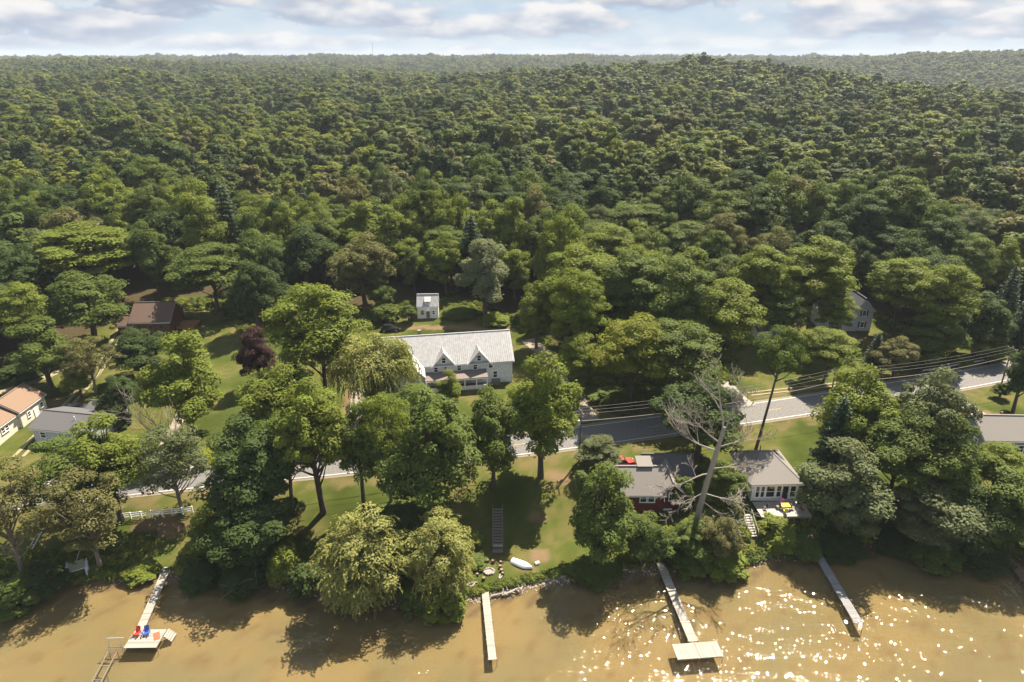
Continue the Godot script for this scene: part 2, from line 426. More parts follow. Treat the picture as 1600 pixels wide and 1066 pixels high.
# ---------------------------------------------------------------- trees
class Leaves:
	var v := PackedVector3Array()
	var c := PackedColorArray()
	var i := PackedInt32Array()
	var g: RandomNumberGenerator
	func one(p: Vector3, nn: Vector3, s: float, ratio: float, col: Color, along := Vector3.ZERO) -> void:
		var t := nn.cross(Vector3(g.randf() - 0.5, g.randf() - 0.5, g.randf() - 0.5)) if along == Vector3.ZERO else along
		t = t.normalized() * s
		var w := nn.cross(t).normalized() * s * ratio
		var k := v.size()
		v.append(p - t)
		v.append(p + w)
		v.append(p + t)
		v.append(p - w)
		for q in 4: c.append(col)
		i.append(k); i.append(k + 2); i.append(k + 1); i.append(k); i.append(k + 3); i.append(k + 2)
	func tone(spread: float) -> Color:
		var k := 1.0 + g.randf_range(-spread, spread)
		var y := g.randf_range(-0.5, 1.0) * spread
		return Color(k * (1.0 + y * 0.55), k * (1.0 + y * 0.25), k * (1.0 - y * 0.1))
	func rv() -> Vector3:
		return Vector3(g.randf_range(-1, 1), g.randf_range(-1, 1), g.randf_range(-1, 1))
	func clump(at: Vector3, r: float, flat: float, n: int, s: float, low := -0.45, upward := 0.45, spread := 0.22) -> void:
		var base := tone(spread)
		for k in n:
			var y := g.randf_range(low, 1.0)
			var a := g.randf() * TAU
			var q := sqrt(maxf(0.0, 1.0 - y * y))
			var d := Vector3(cos(a) * q, y, sin(a) * q)
			var rr := r * (g.randf_range(0.82, 1.06) if k % 4 else g.randf_range(0.4, 1.35))
			var nn := (d * 0.85 + Vector3(0, upward, 0) + rv() * 0.5).normalized()
			var t := tone(0.16)
			one(at + Vector3(d.x * rr, d.y * rr * flat, d.z * rr), nn, s * g.randf_range(0.7, 1.3), 0.62, base * t)
	func strand(at: Vector3, out: Vector3, l: float, s: float, base: Color) -> void:
		var p := at
		var d := (out + Vector3(0, 0.5, 0)).normalized()
		var step := s * 1.25
		for k in int(l / step):
			d = (d + Vector3(0, -0.34, 0) + rv() * 0.12).normalized()
			p += d * step
			for q in 2:
				var nn := (d.cross(rv()) + Vector3(0, 0.35, 0) + out * 0.35).normalized()
				one(p + rv() * s * 0.55, nn, s * g.randf_range(0.8, 1.3), 0.38, base * tone(0.14), (d + rv() * 0.35).cross(nn).cross(nn))
	func mesh() -> ArrayMesh:
		var arr := []
		arr.resize(Mesh.ARRAY_MAX)
		arr[Mesh.ARRAY_VERTEX] = v
		arr[Mesh.ARRAY_COLOR] = c
		arr[Mesh.ARRAY_INDEX] = i
		var am := ArrayMesh.new()
		am.add_surface_from_arrays(Mesh.PRIMITIVE_TRIANGLES, arr)
		return am

# Unit trees: 20 m tall, crown radius 6 m. Returns [crown, trunk].
func make_tree(kind: String, sd: int, det: float, ls: float, want_trunk := true) -> Array:
	var g := RandomNumberGenerator.new()
	g.seed = sd
	var L := Leaves.new()
	L.g = g
	var hubs := []
	var nc := 0
	var lobe := [g.randf() * TAU, g.randf() * TAU, g.randf_range(0.08, 0.2)]
	match kind:
		"broad", "high", "sparse", "feather", "tall":
			nc = int({"broad": 94, "high": 78, "sparse": 56, "feather": 64, "tall": 30}[kind] * (0.35 + 0.65 * det))
			var lowest: float = {"broad": -0.95, "high": -0.85, "sparse": -0.75, "feather": -0.6, "tall": -0.7}[kind]
			var cy: float = {"broad": 11.2, "high": 13.3, "sparse": 12.0, "feather": 12.6, "tall": 15.6}[kind]
			var ry: float = {"broad": 7.2, "high": 5.6, "sparse": 6.6, "feather": 6.2, "tall": 3.4}[kind]
			var lobes := [[Vector3(g.randf_range(-0.8, 0.8), cy + ry * 0.32, g.randf_range(-0.8, 0.8)), g.randf_range(2.5, 3.3), ry * 0.66]]
			var nl := g.randi_range(3, 5)
			var a0 := g.randf() * TAU
			for j in nl:
				var la := a0 + TAU * j / nl + g.randf_range(-0.4, 0.4)
				var ld := g.randf_range(1.9, 3.0)
				lobes.append([Vector3(cos(la) * ld, cy - ry * g.randf_range(-0.2, 0.55), sin(la) * ld), g.randf_range(2.0, 3.0), ry * g.randf_range(0.36, 0.58)])
			for k in nc:
				var inner := k % 7 == 6
				var y := lerpf(1.0, lowest, (k + 0.5) / nc)
				var a := k * 2.39996 + g.randf_range(-0.5, 0.5)
				var q := sqrt(maxf(0.0, 1.0 - y * y))
				var f: float = g.randf_range(0.68, 1.12) * (1.0 + lobe[2] * sin(2.0 * a + lobe[0]) + 0.12 * sin(3.0 * a + lobe[1] + y * 3.0))
				if inner: f *= 0.55
				var taper := 1.0 if y > -0.2 else 1.0 - 0.25 * (-0.2 - y)
				var at := Vector3(cos(a) * q * 4.7 * f * taper, cy + y * ry * minf(f, 1.04), sin(a) * q * 4.7 * f * taper)
				if kind == "broad" or kind == "high":
					# several uneven lobes, so that the outline is broken and the folds shade one another
					var lb: Array = lobes[k % lobes.size()]
					y = lerpf(1.0, lowest, (floorf(float(k) / lobes.size()) + g.randf()) / ceilf(float(nc) / lobes.size()))
					q = sqrt(maxf(0.0, 1.0 - y * y))
					at = lb[0] + Vector3(cos(a) * q * lb[1] * f, y * lb[2] * minf(f, 1.05), sin(a) * q * lb[1] * f)
				hubs.append(at)
				match kind:
					"broad", "high": L.clump(at, g.randf_range(0.75, 1.75), 0.85, int(330 * det), ls, -0.45, 0.7)
					"feather", "tall": L.clump(at, g.randf_range(1.0, 2.1), 0.46, int(400 * det), ls * 0.92, -0.5, 0.95)
					"sparse": L.clump(at, g.randf_range(0.8, 1.5), 0.6, int(220 * det), ls * 0.85, -0.7, 0.55)
		"willow", "willowbush":
			nc = 54 if kind == "willow" else 70
			for k in nc:
				var y := lerpf(1.0, -0.25 if kind == "willow" else -0.95, (k + 0.5) / nc)
				var a := k * 2.39996 + g.randf_range(-0.4, 0.4)
				var q := sqrt(maxf(0.0, 1.0 - y * y))
				var f: float = g.randf_range(0.72, 1.04) * (1.0 + lobe[2] * sin(2.0 * a + lobe[0]))
				var at := Vector3(cos(a) * q * 4.7 * f, (13.2 + y * 6.2 * f) if kind == "willow" else (9.8 + y * 9.0 * f), sin(a) * q * 4.7 * f)
				hubs.append(at)
				var base := L.tone(0.2)
				L.clump(at, g.randf_range(0.9, 1.6), 0.75, int((110 if kind == "willow" else 170) * det), ls * 0.9, -0.3, 0.6, 0.2)
				for j in int((17 if kind == "willow" else 15) * det):
					var o := Vector3(cos(a), 0, sin(a)) + L.rv() * 0.7
					o.y = 0
					L.strand(at + L.rv() * 1.1, o.normalized(), g.randf_range(2.2, 5.5) if kind == "willow" else g.randf_range(1.0, 2.4), ls * 0.8, base)
		"pine":
			for k in int(20 * (0.5 + 0.5 * det)):
				var y := lerpf(1.8, 19.2, float(k) / (20 * (0.5 + 0.5 * det)))
				var r := 6.0 * pow(1.0 - y / 20.3, 0.85)
				var nb := int(5 + r * 1.6)
				for j in nb:
					var a := TAU * j / nb + k * 0.9 + g.randf_range(-0.2, 0.2)
					var d := Vector3(cos(a), 0, sin(a))
					var rr := r * g.randf_range(0.75, 1.08)
					var base := L.tone(0.18)
					var st := int(maxf(2.0, rr * 3.2 * det))
					for s in st:
						var t := (s + 0.6) / st
						var p := Vector3(0, y, 0) + d * rr * t + Vector3(0, -0.22 * rr * t + 0.12 * rr * t * t, 0)
						for h in 5:
							L.one(p + L.rv() * Vector3(0.32, 0.16, 0.32), (Vector3.UP + L.rv() * 0.6).normalized(), ls * g.randf_range(0.8, 1.3), 0.4, base * L.tone(0.15))
		"bush":
			for k in int(30 * det):
				var y := lerpf(1.0, 0.0, (k + 0.5) / (30 * det))
				var a := k * 2.39996 + g.randf_range(-0.5, 0.5)
				var q := sqrt(maxf(0.0, 1.0 - y * y))
				var f := g.randf_range(0.7, 1.05)
				L.clump(Vector3(cos(a) * q * 4.7 * f, 2.5 + y * 15.0 * f, sin(a) * q * 4.7 * f), g.randf_range(1.2, 2.1), 2.1, int(190), ls)
	var T: MB = null
	if want_trunk:
		T = MB.new()
		if kind == "bush":
			for k in 5:
				var a := TAU * k / 5 + g.randf()
				T.tube([Vector3(cos(a) * 0.3, -3.0, sin(a) * 0.3), Vector3(cos(a) * 1.6, 7, sin(a) * 1.6), Vector3(cos(a) * 2.6, 13, sin(a) * 2.6)], [0.12, 0.08, 0.03], 4)
		else:
			var bend := Vector3(g.randf_range(-0.5, 0.5), 0, g.randf_range(-0.5, 0.5))
			var r0: float = {"pine": 0.3, "feather": 0.3, "tall": 0.36, "sparse": 0.3, "willowbush": 0.35}.get(kind, 0.42)
			var topy: float = {"pine": 19.4, "willowbush": 9.0, "tall": 17.0}.get(kind, 14.0)
			T.tube([Vector3(0, -1.2, 0), Vector3(0, 0.25, 0), Vector3(0, 2.0, 0) + bend * 0.3, Vector3(0, topy * 0.55, 0) + bend, Vector3(0, topy, 0) + bend * 0.6], [r0 * 1.5, r0 * 1.2, r0, r0 * 0.75, r0 * 0.18], 7)
			if kind != "pine":
				var step := maxi(1, int(hubs.size() / (22.0 if kind == "sparse" else 15.0)))
				for k in range(0, hubs.size(), step):
					var e: Vector3 = hubs[k]
					var sy := clampf(e.y * (g.randf_range(0.4, 0.65) if kind != "tall" else 0.8), 2.5, topy * 0.9)
					var s := Vector3(0, sy, 0) + bend * clampf(sy / (topy * 0.55), 0.0, 1.0)
					var m := s.lerp(e, 0.5) + Vector3(0, -0.5, 0)
					T.tube([s, m, e], [r0 * 0.42, r0 * 0.25, 0.035], 5)
	return [L.mesh(), T.mesh() if T else null]

var protos := {}
const TREE_NAMES := {"high": "broadleaf_tree", "broad": "broadleaf_tree", "feather": "feathery_tree", "sparse": "sparse_tree", "willow": "willow_tree", "willowbush": "willow_bush", "pine": "conifer_tree", "bush": "shrub", "tall": "feathery_tree"}
const TREE_CATS := {"high": "tree", "broad": "tree", "feather": "tree", "sparse": "tree", "willow": "tree", "willowbush": "bush", "pine": "tree", "bush": "bush", "tall": "tree"}

func make_protos() -> void:
	var counts := {"broad": 5, "feather": 4, "sparse": 2, "willow": 2, "willowbush": 2, "pine": 2, "bush": 3, "tall": 1, "high": 2}
	for k in counts:
		protos[k] = []
		for j in counts[k]:
			protos[k].append(make_tree(k, 100 + hash(k) % 1000 + j * 17, 1.0, {"pine": 0.36, "willow": 0.22, "willowbush": 0.22, "bush": 0.5}.get(k, 0.198)))

func tree(kind: String, variant: int, x: float, z: float, h: float, r: float, tone: String, label: String, group := "", bark := "bark") -> Node3D:
	var set_: Array = protos[kind]
	var p: Array = set_[variant % set_.size()]
	var o := thing(TREE_NAMES[kind], label, TREE_CATS[kind], gv(x, z), 0.0, group)
	var turn := float((variant * 77) % 360)
	var s := Vector3(r / 6.0, h / 20.0, r / 6.0)
	var parts := [["crown", p[0], M["leaf_" + tone]], ["stem" if kind == "bush" else "trunk", p[1], M[bark]]]
	for q in parts:
		var m := part(o, q[0], q[1], q[2])
		m.rotation.y = deg_to_rad(turn)
		m.scale = s
	return o

# ---------------------------------------------------------------- buildings
func window(parent: Node, at: Vector3, w: float, h: float, yaw := 0.0, trim: Material = null, mull := true) -> void:
	var b := MB.new()
	var t := 0.11
	b.box(Vector3(0, h / 2, 0.03), Vector3(w + t, t, 0.1))
	b.box(Vector3(0, -h / 2, 0.05), Vector3(w + t * 1.6, t, 0.16))
	b.box(Vector3(-w / 2, 0, 0.03), Vector3(t, h - t, 0.1))
	b.box(Vector3(w / 2, 0, 0.03), Vector3(t, h - t, 0.1))
	if mull: b.box(Vector3(0, 0, 0.02), Vector3(w - t, 0.07, 0.07))
	var o := part(parent, "window", b, trim if trim else M.white_trim, at, yaw)
	var p := MB.new()
	p.box(Vector3.ZERO, Vector3(w - t, h - t, 0.05))
	part(o, "pane", p, M.glass)

func door(parent: Node, at: Vector3, w: float, h: float, m: Material, yaw := 0.0) -> void:
	var b := MB.new()
	b.box(Vector3(0, h / 2, 0), Vector3(w, h, 0.1))
	var o := part(parent, "door", b, m, at, yaw)
	boxpart(o, "handle", Vector3(w * 0.38, h * 0.47, 0.08), Vector3(0.06, 0.16, 0.06), M.post_metal)

# Gable block, ridge along local x, base centre at c; wall runs 1.2 m into the ground.
func gable(o: Node3D, c: Vector3, w: float, d: float, h: float, rh: float, wall: Material, roof: Material, oh := 0.35, yaw := 0.0, gaps := 1.2) -> Node3D:
	var xf := Transform3D(Basis(Vector3.UP, deg_to_rad(yaw)), c)
	var b := MB.new()
	b.xf = xf
	b.prism([Vector3(-w / 2, -gaps, -d / 2), Vector3(-w / 2, -gaps, d / 2), Vector3(-w / 2, h, d / 2), Vector3(-w / 2, h + rh, 0), Vector3(-w / 2, h, -d / 2)].map(func(p): return p), Vector3(w, 0, 0))
	part(o, "wall", b, wall)
	var k := rh / (d / 2)
	var e := Vector3(w / 2 + oh, 0, d / 2 + oh)
	var th := 0.16
	for s in [1.0, -1.0]:
		var r := MB.new()
		r.xf = xf * Transform3D(Basis(Vector3.UP, 0.0 if s > 0 else PI), Vector3.ZERO)
		r.slab(Vector3(-e.x, h - k * oh + th, e.z), Vector3(e.x, h - k * oh + th, e.z), Vector3(e.x, h + rh + th, 0.0), Vector3(-e.x, h + rh + th, 0.0), th * 0.9)
		part(o, "roof_slope", r, roof)
	var cap := MB.new()
	cap.xf = xf
	cap.box(Vector3(0, h + rh + th + 0.02, 0), Vector3(w + oh * 2, 0.1, 0.3))
	part(o, "ridge_cap", cap, roof)
	# barge boards under the rakes and fascia along the eaves
	var f := MB.new()
	f.xf = xf
	for sx in [-1.0, 1.0]:
		for sz in [-1.0, 1.0]:
			f.bar(Vector3(sx * (e.x - 0.04), h - k * oh - 0.06, sz * (e.z - 0.02)), Vector3(sx * (e.x - 0.04), h + rh - 0.08, 0.0), 0.06, 0.2)
	for sz in [-1.0, 1.0]:
		f.box(Vector3(0, h - k * oh - 0.04, sz * (e.z - 0.06)), Vector3(w + oh * 2 - 0.2, 0.16, 0.05))
	part(o, "trim_boards", f, M.white_trim)
	return o

func hip(o: Node3D, c: Vector3, w: float, d: float, h: float, rh: float, ridge: float, wall: Material, roof: Material, oh := 0.5, rz := 0.0) -> void:
	var b := MB.new()
	b.box(c + Vector3(0, h / 2 - 0.6, 0), Vector3(w, h + 1.2, d))
	part(o, "wall", b, wall)
	var x := w / 2 + oh
	var z := d / 2 + oh
	var y := h + 0.05
	var a := [Vector3(-x, y, z), Vector3(x, y, z), Vector3(x, y, -z), Vector3(-x, y, -z), Vector3(-ridge / 2, y + rh, rz), Vector3(ridge / 2, y + rh, rz)]
	for q in a.size(): a[q] += c
	for f in [[0, 1, 5, 4], [2, 3, 4, 5], [1, 2, 5, 5], [3, 0, 4, 4]]:
		var r := MB.new()
		if f[2] == f[3]:
			r.prism([a[f[0]], a[f[1]], a[f[2]]], ((a[f[1]] - a[f[0]]).cross(a[f[2]] - a[f[0]])).normalized() * 0.12)
		else:
			r.slab(a[f[0]], a[f[1]], a[f[2]], a[f[3]], -0.12)
		part(o, "roof_slope", r, roof)
	var caps := MB.new()
	for f in [[0, 4], [1, 5], [2, 5], [3, 4], [4, 5]]:
		caps.bar(a[f[0]] + Vector3(0, 0.15, 0), a[f[1]] + Vector3(0, 0.15, 0), 0.22, 0.06)
	part(o, "hip_caps", caps, roof)
	var fas := MB.new()
	for f in [[0, 1], [1, 2], [2, 3], [3, 0]]:
		fas.bar(a[f[0]] - Vector3(0, 0.12, 0), a[f[1]] - Vector3(0, 0.12, 0), 0.05, 0.18)
	part(o, "fascia", fas, M.white_trim)

func build_inn() -> void:
	var o := thing("inn", "long white inn with pale metal roof and two front gables", "building", gv(-8.8, -123.5), 9.7)
	gable(o, Vector3(-4.0, 0, -5.5), 26.0, 11.0, 4.8, 4.1, M.inn_wall, M.inn_roof, 0.4)
	# projecting wing at the left end
	var k := 4.1 / 5.5
	gable(o, Vector3(-13.0, 0, -0.3), 10.2, 8.2, 4.75, 3.9, M.inn_wall, M.inn_roof, 0.4, 90.0)
	var rib := MB.new()
	var l := Vector2(5.9, 5.9 * k).length()
	rib.box(Vector3.ZERO, Vector3(0.07, 0.09, l))
	var rm := rib.mesh()
	for s in [1.0, -1.0]:
		for j in 64:
			var x := -17.2 + j * 0.415
			if s > 0 and (absf(x + 4.7) < 2.2 or absf(x - 2.3) < 2.2 or x < -8.8):
				var dx := minf(absf(x + 4.7), absf(x - 2.3))
				if x < -8.8: dx = maxf(0.0, -8.8 - x) * 0.5
				# shorten ribs that meet the cross gables
				var zc := -(2.5 * (1.0 - dx / 2.2)) / k if x > -8.8 else -minf(5.2, (-8.8 - x) * 1.28)
				if zc < -5.0: continue
				var q := MB.new()
				var from := Vector3(x, 4.8 + 0.19 - zc * k, zc)
				q.bar(from, Vector3(x, 4.8 + 4.1 + 0.19, -5.5), 0.07, 0.09)
				part(o, "roof_rib", q, M.inn_roof)
				continue
			var p := part(o, "roof_rib", rm, M.inn_roof, Vector3(x, 4.8 + 4.1 * 0.5 + 0.05, -5.5 + s * 2.95))
			p.rotation.x = atan(k) * s
	for gx in [-4.7, 2.3]:
		var b := MB.new()
		b.prism([Vector3(gx - 2.15, 4.0, -4.5), Vector3(gx + 2.15, 4.0, -4.5), Vector3(gx + 2.15, 4.75, -4.5), Vector3(gx, 7.15, -4.5), Vector3(gx - 2.15, 4.75, -4.5)], Vector3(0, 0, 4.54))
		part(o, "gable_wall", b, M.inn_wall)
		for s in [-1.0, 1.0]:
			var r := MB.new()
			var pts := [Vector3(gx + s * 2.55, 4.32, 0.45), Vector3(gx, 7.36, 0.45), Vector3(gx, 7.36, -3.4), Vector3(gx + s * 2.55, 4.32, -3.4)]
			if s > 0: r.slab(pts[0], pts[3], pts[2], pts[1], 0.14)
			else: r.slab(pts[1], pts[2], pts[3], pts[0], 0.14)
			part(o, "gable_roof", r, M.inn_roof)
			var t := MB.new()
			t.bar(Vector3(gx + s * 2.55, 4.22, 0.47), Vector3(gx + s * 0.04, 7.24, 0.47), 0.08, 0.22)
			part(o, "rake_board", t, M.white_trim)
		boxpart(o, "peak_finial", Vector3(gx, 7.3, 0.47), Vector3(0.24, 0.5, 0.14), M.white_trim)
		boxpart(o, "belt_course", Vector3(gx, 4.9, 0.07), Vector3(3.9, 0.28, 0.1), M.greyblue_wall)
		window(o, Vector3(gx, 5.65, 0.08), 0.8, 1.15)
	for wx in [-6.3, -1.7, 1.5]: window(o, Vector3(wx, 3.85, 0.06), 0.8, 1.2)
	window(o, Vector3(-4.4, 3.95, 0.1), 0.6, 0.7)
	window(o, Vector3(4.6, 3.95, 0.06), 0.85, 1.2)
	window(o, Vector3(5.5, 1.9, 0.06), 0.85, 1.4)
	window(o, Vector3(9.06, 3.6, -3.5), 0.85, 1.4, 90)
	window(o, Vector3(9.06, 1.4, -6.5), 0.85, 1.4, 90)
	boxpart(o, "cellar_hatch", Vector3(5.6, 0.25, 0.5), Vector3(1.6, 1.3, 0.9), M.weathered)
	# porch
	var pr := MB.new()
	pr.slab(Vector3(-8.6, 2.75, 2.9), Vector3(3.7, 2.75, 2.9), Vector3(3.7, 3.3, 0.06), Vector3(-8.6, 3.3, 0.06), 0.14)
	var porch := part(o, "porch_roof", pr, M.porch_roof)
	boxpart(porch, "fascia", Vector3(-2.45, 2.5, 2.8), Vector3(12.2, 0.34, 0.1), M.white_trim)
	boxpart(o, "porch_floor", Vector3(-2.45, -0.1, 1.4), Vector3(12.2, 0.8, 2.66), M.weathered)
	for px in [-8.4, -6.0, -3.3, -0.9, 1.4, 3.5]:
		boxpart(o, "porch_post", Vector3(px, 1.4, 2.7), Vector3(0.2, 2.2, 0.2), M.white_trim)
	for px in [[-8.4, -6.0], [-6.0, -3.3], [-3.3, -0.9], [-0.9, 1.4], [1.4, 3.5]]:
		boxpart(o, "porch_parapet", Vector3((px[0] + px[1]) / 2, 0.65, 2.7), Vector3(px[1] - px[0] - 0.2, 0.8, 0.1), M.white)
	door(o, Vector3(-2.2, 0.3, 0.1), 1.0, 2.1, M.red_wall)
	for wx in [-7.0, -4.6, 0.4, 2.4]: window(o, Vector3(wx, 1.5, 0.06), 1.0, 1.3)
	var ch := MB.new()
	ch.box(Vector3(-9.0, 9.2, -6.4), Vector3(0.7, 1.3, 0.7))
	part(o, "chimney", ch, M.stone)

func build_houses() -> void:
	build_inn()
	var o := thing("cottage", "tiny white cottage with steep pale roof on the lawn behind the inn", "house", gv(-20.4, -157.0), 3.0)
	gable(o, Vector3.ZERO, 5.0, 4.4, 2.8, 2.3, M.white, M.inn_roof, 0.15)
	window(o, Vector3(1.4, 1.3, 2.23), 0.6, 1.0)
	boxpart(o, "boarded_window", Vector3(-1.3, 1.3, 2.24), Vector3(0.7, 1.1, 0.08), M.orange_wood)
	door(o, Vector3(0.05, 0.0, 2.3), 0.8, 1.7, M.weathered)
	var hood := MB.new()
	hood.prism([Vector3(-0.7, 1.8, 2.2), Vector3(0.8, 1.8, 2.2), Vector3(0.05, 2.5, 2.2)], Vector3(0, 0, 0.5))
	part(o, "door_hood", hood, M.white_trim)
	var dm := MB.new()
	dm.prism([Vector3(-0.65, 3.2, 0.6), Vector3(0.65, 3.2, 0.6), Vector3(0.65, 4.0, 0.6), Vector3(-0.65, 4.0, 0.6)], Vector3(0, 0, 1.1))
	var dmo := part(o, "dormer", dm, M.white)
	var dmr0 := MB.new()
	dmr0.slab(Vector3(-0.8, 3.95, 1.9), Vector3(0.8, 3.95, 1.9), Vector3(0.8, 4.75, 0.5), Vector3(-0.8, 4.75, 0.5), 0.08)
	part(dmo, "dormer_roof", dmr0, M.inn_roof)
	window(dmo, Vector3(0, 3.6, 1.72), 0.7, 0.5)

	o = thing("log_cabin", "brown log cabin with brown shingle roof at the woods edge", "house", gv(-84.0, -152.0), 4.0)
	gable(o, Vector3.ZERO, 8.4, 9.0, 3.0, 3.0, M.log, M.brown_roof, 0.5)
	gable(o, Vector3(-5.6, -0.3, 2.6), 3.2, 4.6, 2.6, 1.5, M.log, M.brown_roof, 0.4)
	boxpart(o, "chimney", Vector3(3.6, 5.2, -0.6), Vector3(0.9, 3.0, 0.9), M.orange_wood)
	for wx in [-2.6, 0.0, 2.4]: window(o, Vector3(wx, 1.6, 4.53), 1.1, 1.1, 0.0, M.weathered)
	for j in 8: boxpart(o, "log_course", Vector3(0, 0.25 + j * 0.34, 4.53), Vector3(8.5, 0.16, 0.1), M.log)
	boxpart(o, "deck_floor", Vector3(6.6, -0.1, -0.5), Vector3(4.2, 1.0, 4.5), M.orange_wood)
	for dx in [4.7, 6.0, 7.3, 8.6]: boxpart(o, "deck_post", Vector3(dx, 0.9, 1.7), Vector3(0.12, 1.1, 0.12), M.orange_wood)
	boxpart(o, "deck_rail", Vector3(6.65, 1.4, 1.7), Vector3(4.1, 0.1, 0.14), M.orange_wood)
	boxpart(o, "deck_rail", Vector3(6.65, 0.9, 1.7), Vector3(4.1, 0.08, 0.08), M.orange_wood)

	o = thing("tan_roof_house", "long cream house with tan roof at the left picture edge", "house", gv(-92.4, -108.0), 0.0)
	gable(o, Vector3(0.2, 0.2, -4.4), 7.0, 6.8, 3.1, 2.0, M.cream, M.tan_roof, 0.35, 90.0)
	gable(o, Vector3(-0.3, 0, 4.6), 10.9, 6.8, 2.9, 1.8, M.cream, M.tan_roof, 0.35, 90.0)
	for q in [[3.63, -6.6], [3.63, -3.0], [3.13, 2.2], [3.13, 3.2], [3.13, 7.0]]: window(o, Vector3(q[0], 1.7, q[1]), 0.8, 1.0, 90)
	door(o, Vector3(3.66, 0.0, -4.8), 0.9, 2.0, M.white_trim, 90)

	o = thing("grey_roof_house", "house with wide dark grey shingle roof among trees on the left", "house", gv(-77.8, -107.2), -10.0)
	gable(o, Vector3.ZERO, 11.0, 7.4, 2.9, 1.3, M.greyblue_wall, M.grey_roof, 0.5)
	gable(o, Vector3(1.6, 0, -5.5), 4.6, 5.2, 2.8, 1.0, M.greyblue_wall, M.grey_roof, 0.4)
	var vent := MB.new()
	vent.tube([Vector3(1.5, 3.5, 1.5), Vector3(1.5, 4.55, 1.5)], [0.09, 0.09], 6)
	part(o, "vent_pipe", vent, M.white_trim)
	for wx in [-3.5, 0.2, 3.4]: window(o, Vector3(wx, 1.6, 3.73), 1.1, 1.1)

	o = thing("white_shed", "small white gabled outbuilding in the woods at the left edge", "shed", gv(-115.5, -153.5), 40.0)
	gable(o, Vector3.ZERO, 5.0, 4.2, 3.2, 1.7, M.white, M.light_roof, 0.3)
	door(o, Vector3(0, 0, 2.13), 0.9, 2.0, M.weathered)
	window(o, Vector3(2.53, 3.2, 0), 0.6, 0.7, 90)

	o = thing("grey_gabled_house", "grey-blue house with steep front gable among feathery trees on the right", "house", gv(83.6, -156.4), 0.0)
	gable(o, Vector3.ZERO, 8.0, 4.4, 5.0, 2.6, M.greyblue_wall, M.dark_roof, 0.3, 90.0)
	gable(o, Vector3(-6.0, 0, -0.6), 8.0, 5.6, 3.4, 2.0, M.greyblue_wall, M.dark_roof, 0.3)
	for wy in [1.3, 4.2]: window(o, Vector3(0, wy, 4.03), 0.9, 1.3)
	for wy in [1.3, 4.2]:
		for s in [-0.75, 0.75]: boxpart(o, "shutter", Vector3(s, wy, 4.05), Vector3(0.35, 1.4, 0.06), M.dark_roof)
	boxpart(o, "porch", Vector3(-3.2, 1.0, 3.4), Vector3(3.4, 2.4, 2.2), M.greyblue_wall)

	o = thing("blue_wall_house", "house with light grey shingle roof and blue walls at the right edge", "house", gv(86.2, -102.0), -2.0)
	gable(o, Vector3.ZERO, 15.0, 7.6, 3.8, 2.3, M.blue_wall, M.light_roof, 0.5)
	for wx in [-5.6, -4.3, -1.6, 1.5, 4.6]: window(o, Vector3(wx, 2.0, 3.83), 1.1, 1.3)
	for wz in [-1.6, 1.6]: window(o, Vector3(-7.53, 2.0, wz), 1.0, 1.2, -90)
	boxpart(o, "vent", Vector3(-3.0, 6.3, -0.6), Vector3(0.3, 0.5, 0.3), M.weathered)

	o = thing("blue_roof_cottage", "small blue-grey roofed cottage half hidden left of the right lawn", "house", gv(58.6, -148.0), 12.0)
	gable(o, Vector3.ZERO, 6.0, 5.0, 2.6, 1.8, M.white, M.dark_roof, 0.3)
	window(o, Vector3(-1.4, 1.4, 2.53), 0.9, 1.0)
	door(o, Vector3(1.2, 0, 2.53), 0.9, 2.0, M.blue_wall)

	o = thing("red_house", "dark red lakeside house with grey shingle roof behind the dead tree", "house", Vector3(20.0, 3.0, -89.3), 0.0)
	gable(o, Vector3(-0.6, 0, 0), 6.6, 7.0, 3.2, 2.4, M.red_wall, M.mid_roof, 0.45, 0.0, 2.6)
	gable(o, Vector3(4.1, -0.1, 0.2), 5.8, 3.9, 3.2, 1.7, M.red_wall, M.mid_roof, 0.4, 90.0, 2.6)
	gable(o, Vector3(4.6, 0, -4.0), 7.4, 4.6, 3.2, 2.1, M.red_wall, M.grey_roof, 0.4, 0.0, 2.0)
	var dmr := MB.new()
	dmr.box(Vector3(0.3, 5.1, -0.8), Vector3(2.0, 1.6, 2.0))
	part(o, "dormer", dmr, M.red_wall)
	var dr := MB.new()
	dr.slab(Vector3(-0.9, 5.9, 0.4), Vector3(1.5, 5.9, 0.4), Vector3(1.5, 6.2, -2.2), Vector3(-0.9, 6.2, -2.2), 0.1)
	part(o, "dormer_roof", dr, M.mid_roof)
	for wx in [-0.3, 0.9]: window(o, Vector3(wx, 2.3, 3.54), 1.0, 1.3)
	window(o, Vector3(4.1, 2.3, 3.14), 0.95, 1.4)
	boxpart(o, "basement_panel", Vector3(3.6, -0.6, 3.14), Vector3(1.3, 1.6, 0.1), M.white)
	var vt := MB.new()
	vt.tube([Vector3(-2.0, 4.5, 1.0), Vector3(-2.0, 5.3, 1.0)], [0.12, 0.12], 6)
	part(o, "vent_pipe", vt, M.red_wall)

	# pavilion: the hip-roofed house with the deck
	o = thing("hip_roof_house", "white lakeside house with grey hip roof and wide glass front", "house", Vector3(40.0, 3.7, -92.2), 2.5)
	hip(o, Vector3.ZERO, 7.2, 8.8, 2.9, 2.5, 1.6, M.white, M.light_roof, 0.5, -0.6)
	for q in [[-2.75, 0.62], [-1.95, 0.62], [-0.75, 1.35], [0.55, 0.75]]: window(o, Vector3(q[0], 1.5, 4.43), q[1], 2.0)
	door(o, Vector3(1.6, 0.1, 4.43), 0.8, 2.2, M.glass)
	window(o, Vector3(2.75, 1.4, 4.43), 0.9, 2.0)
	for wz in [-2.0, 1.8]: window(o, Vector3(-3.63, 1.6, wz), 0.9, 1.1, -90)
	var ch := MB.new()
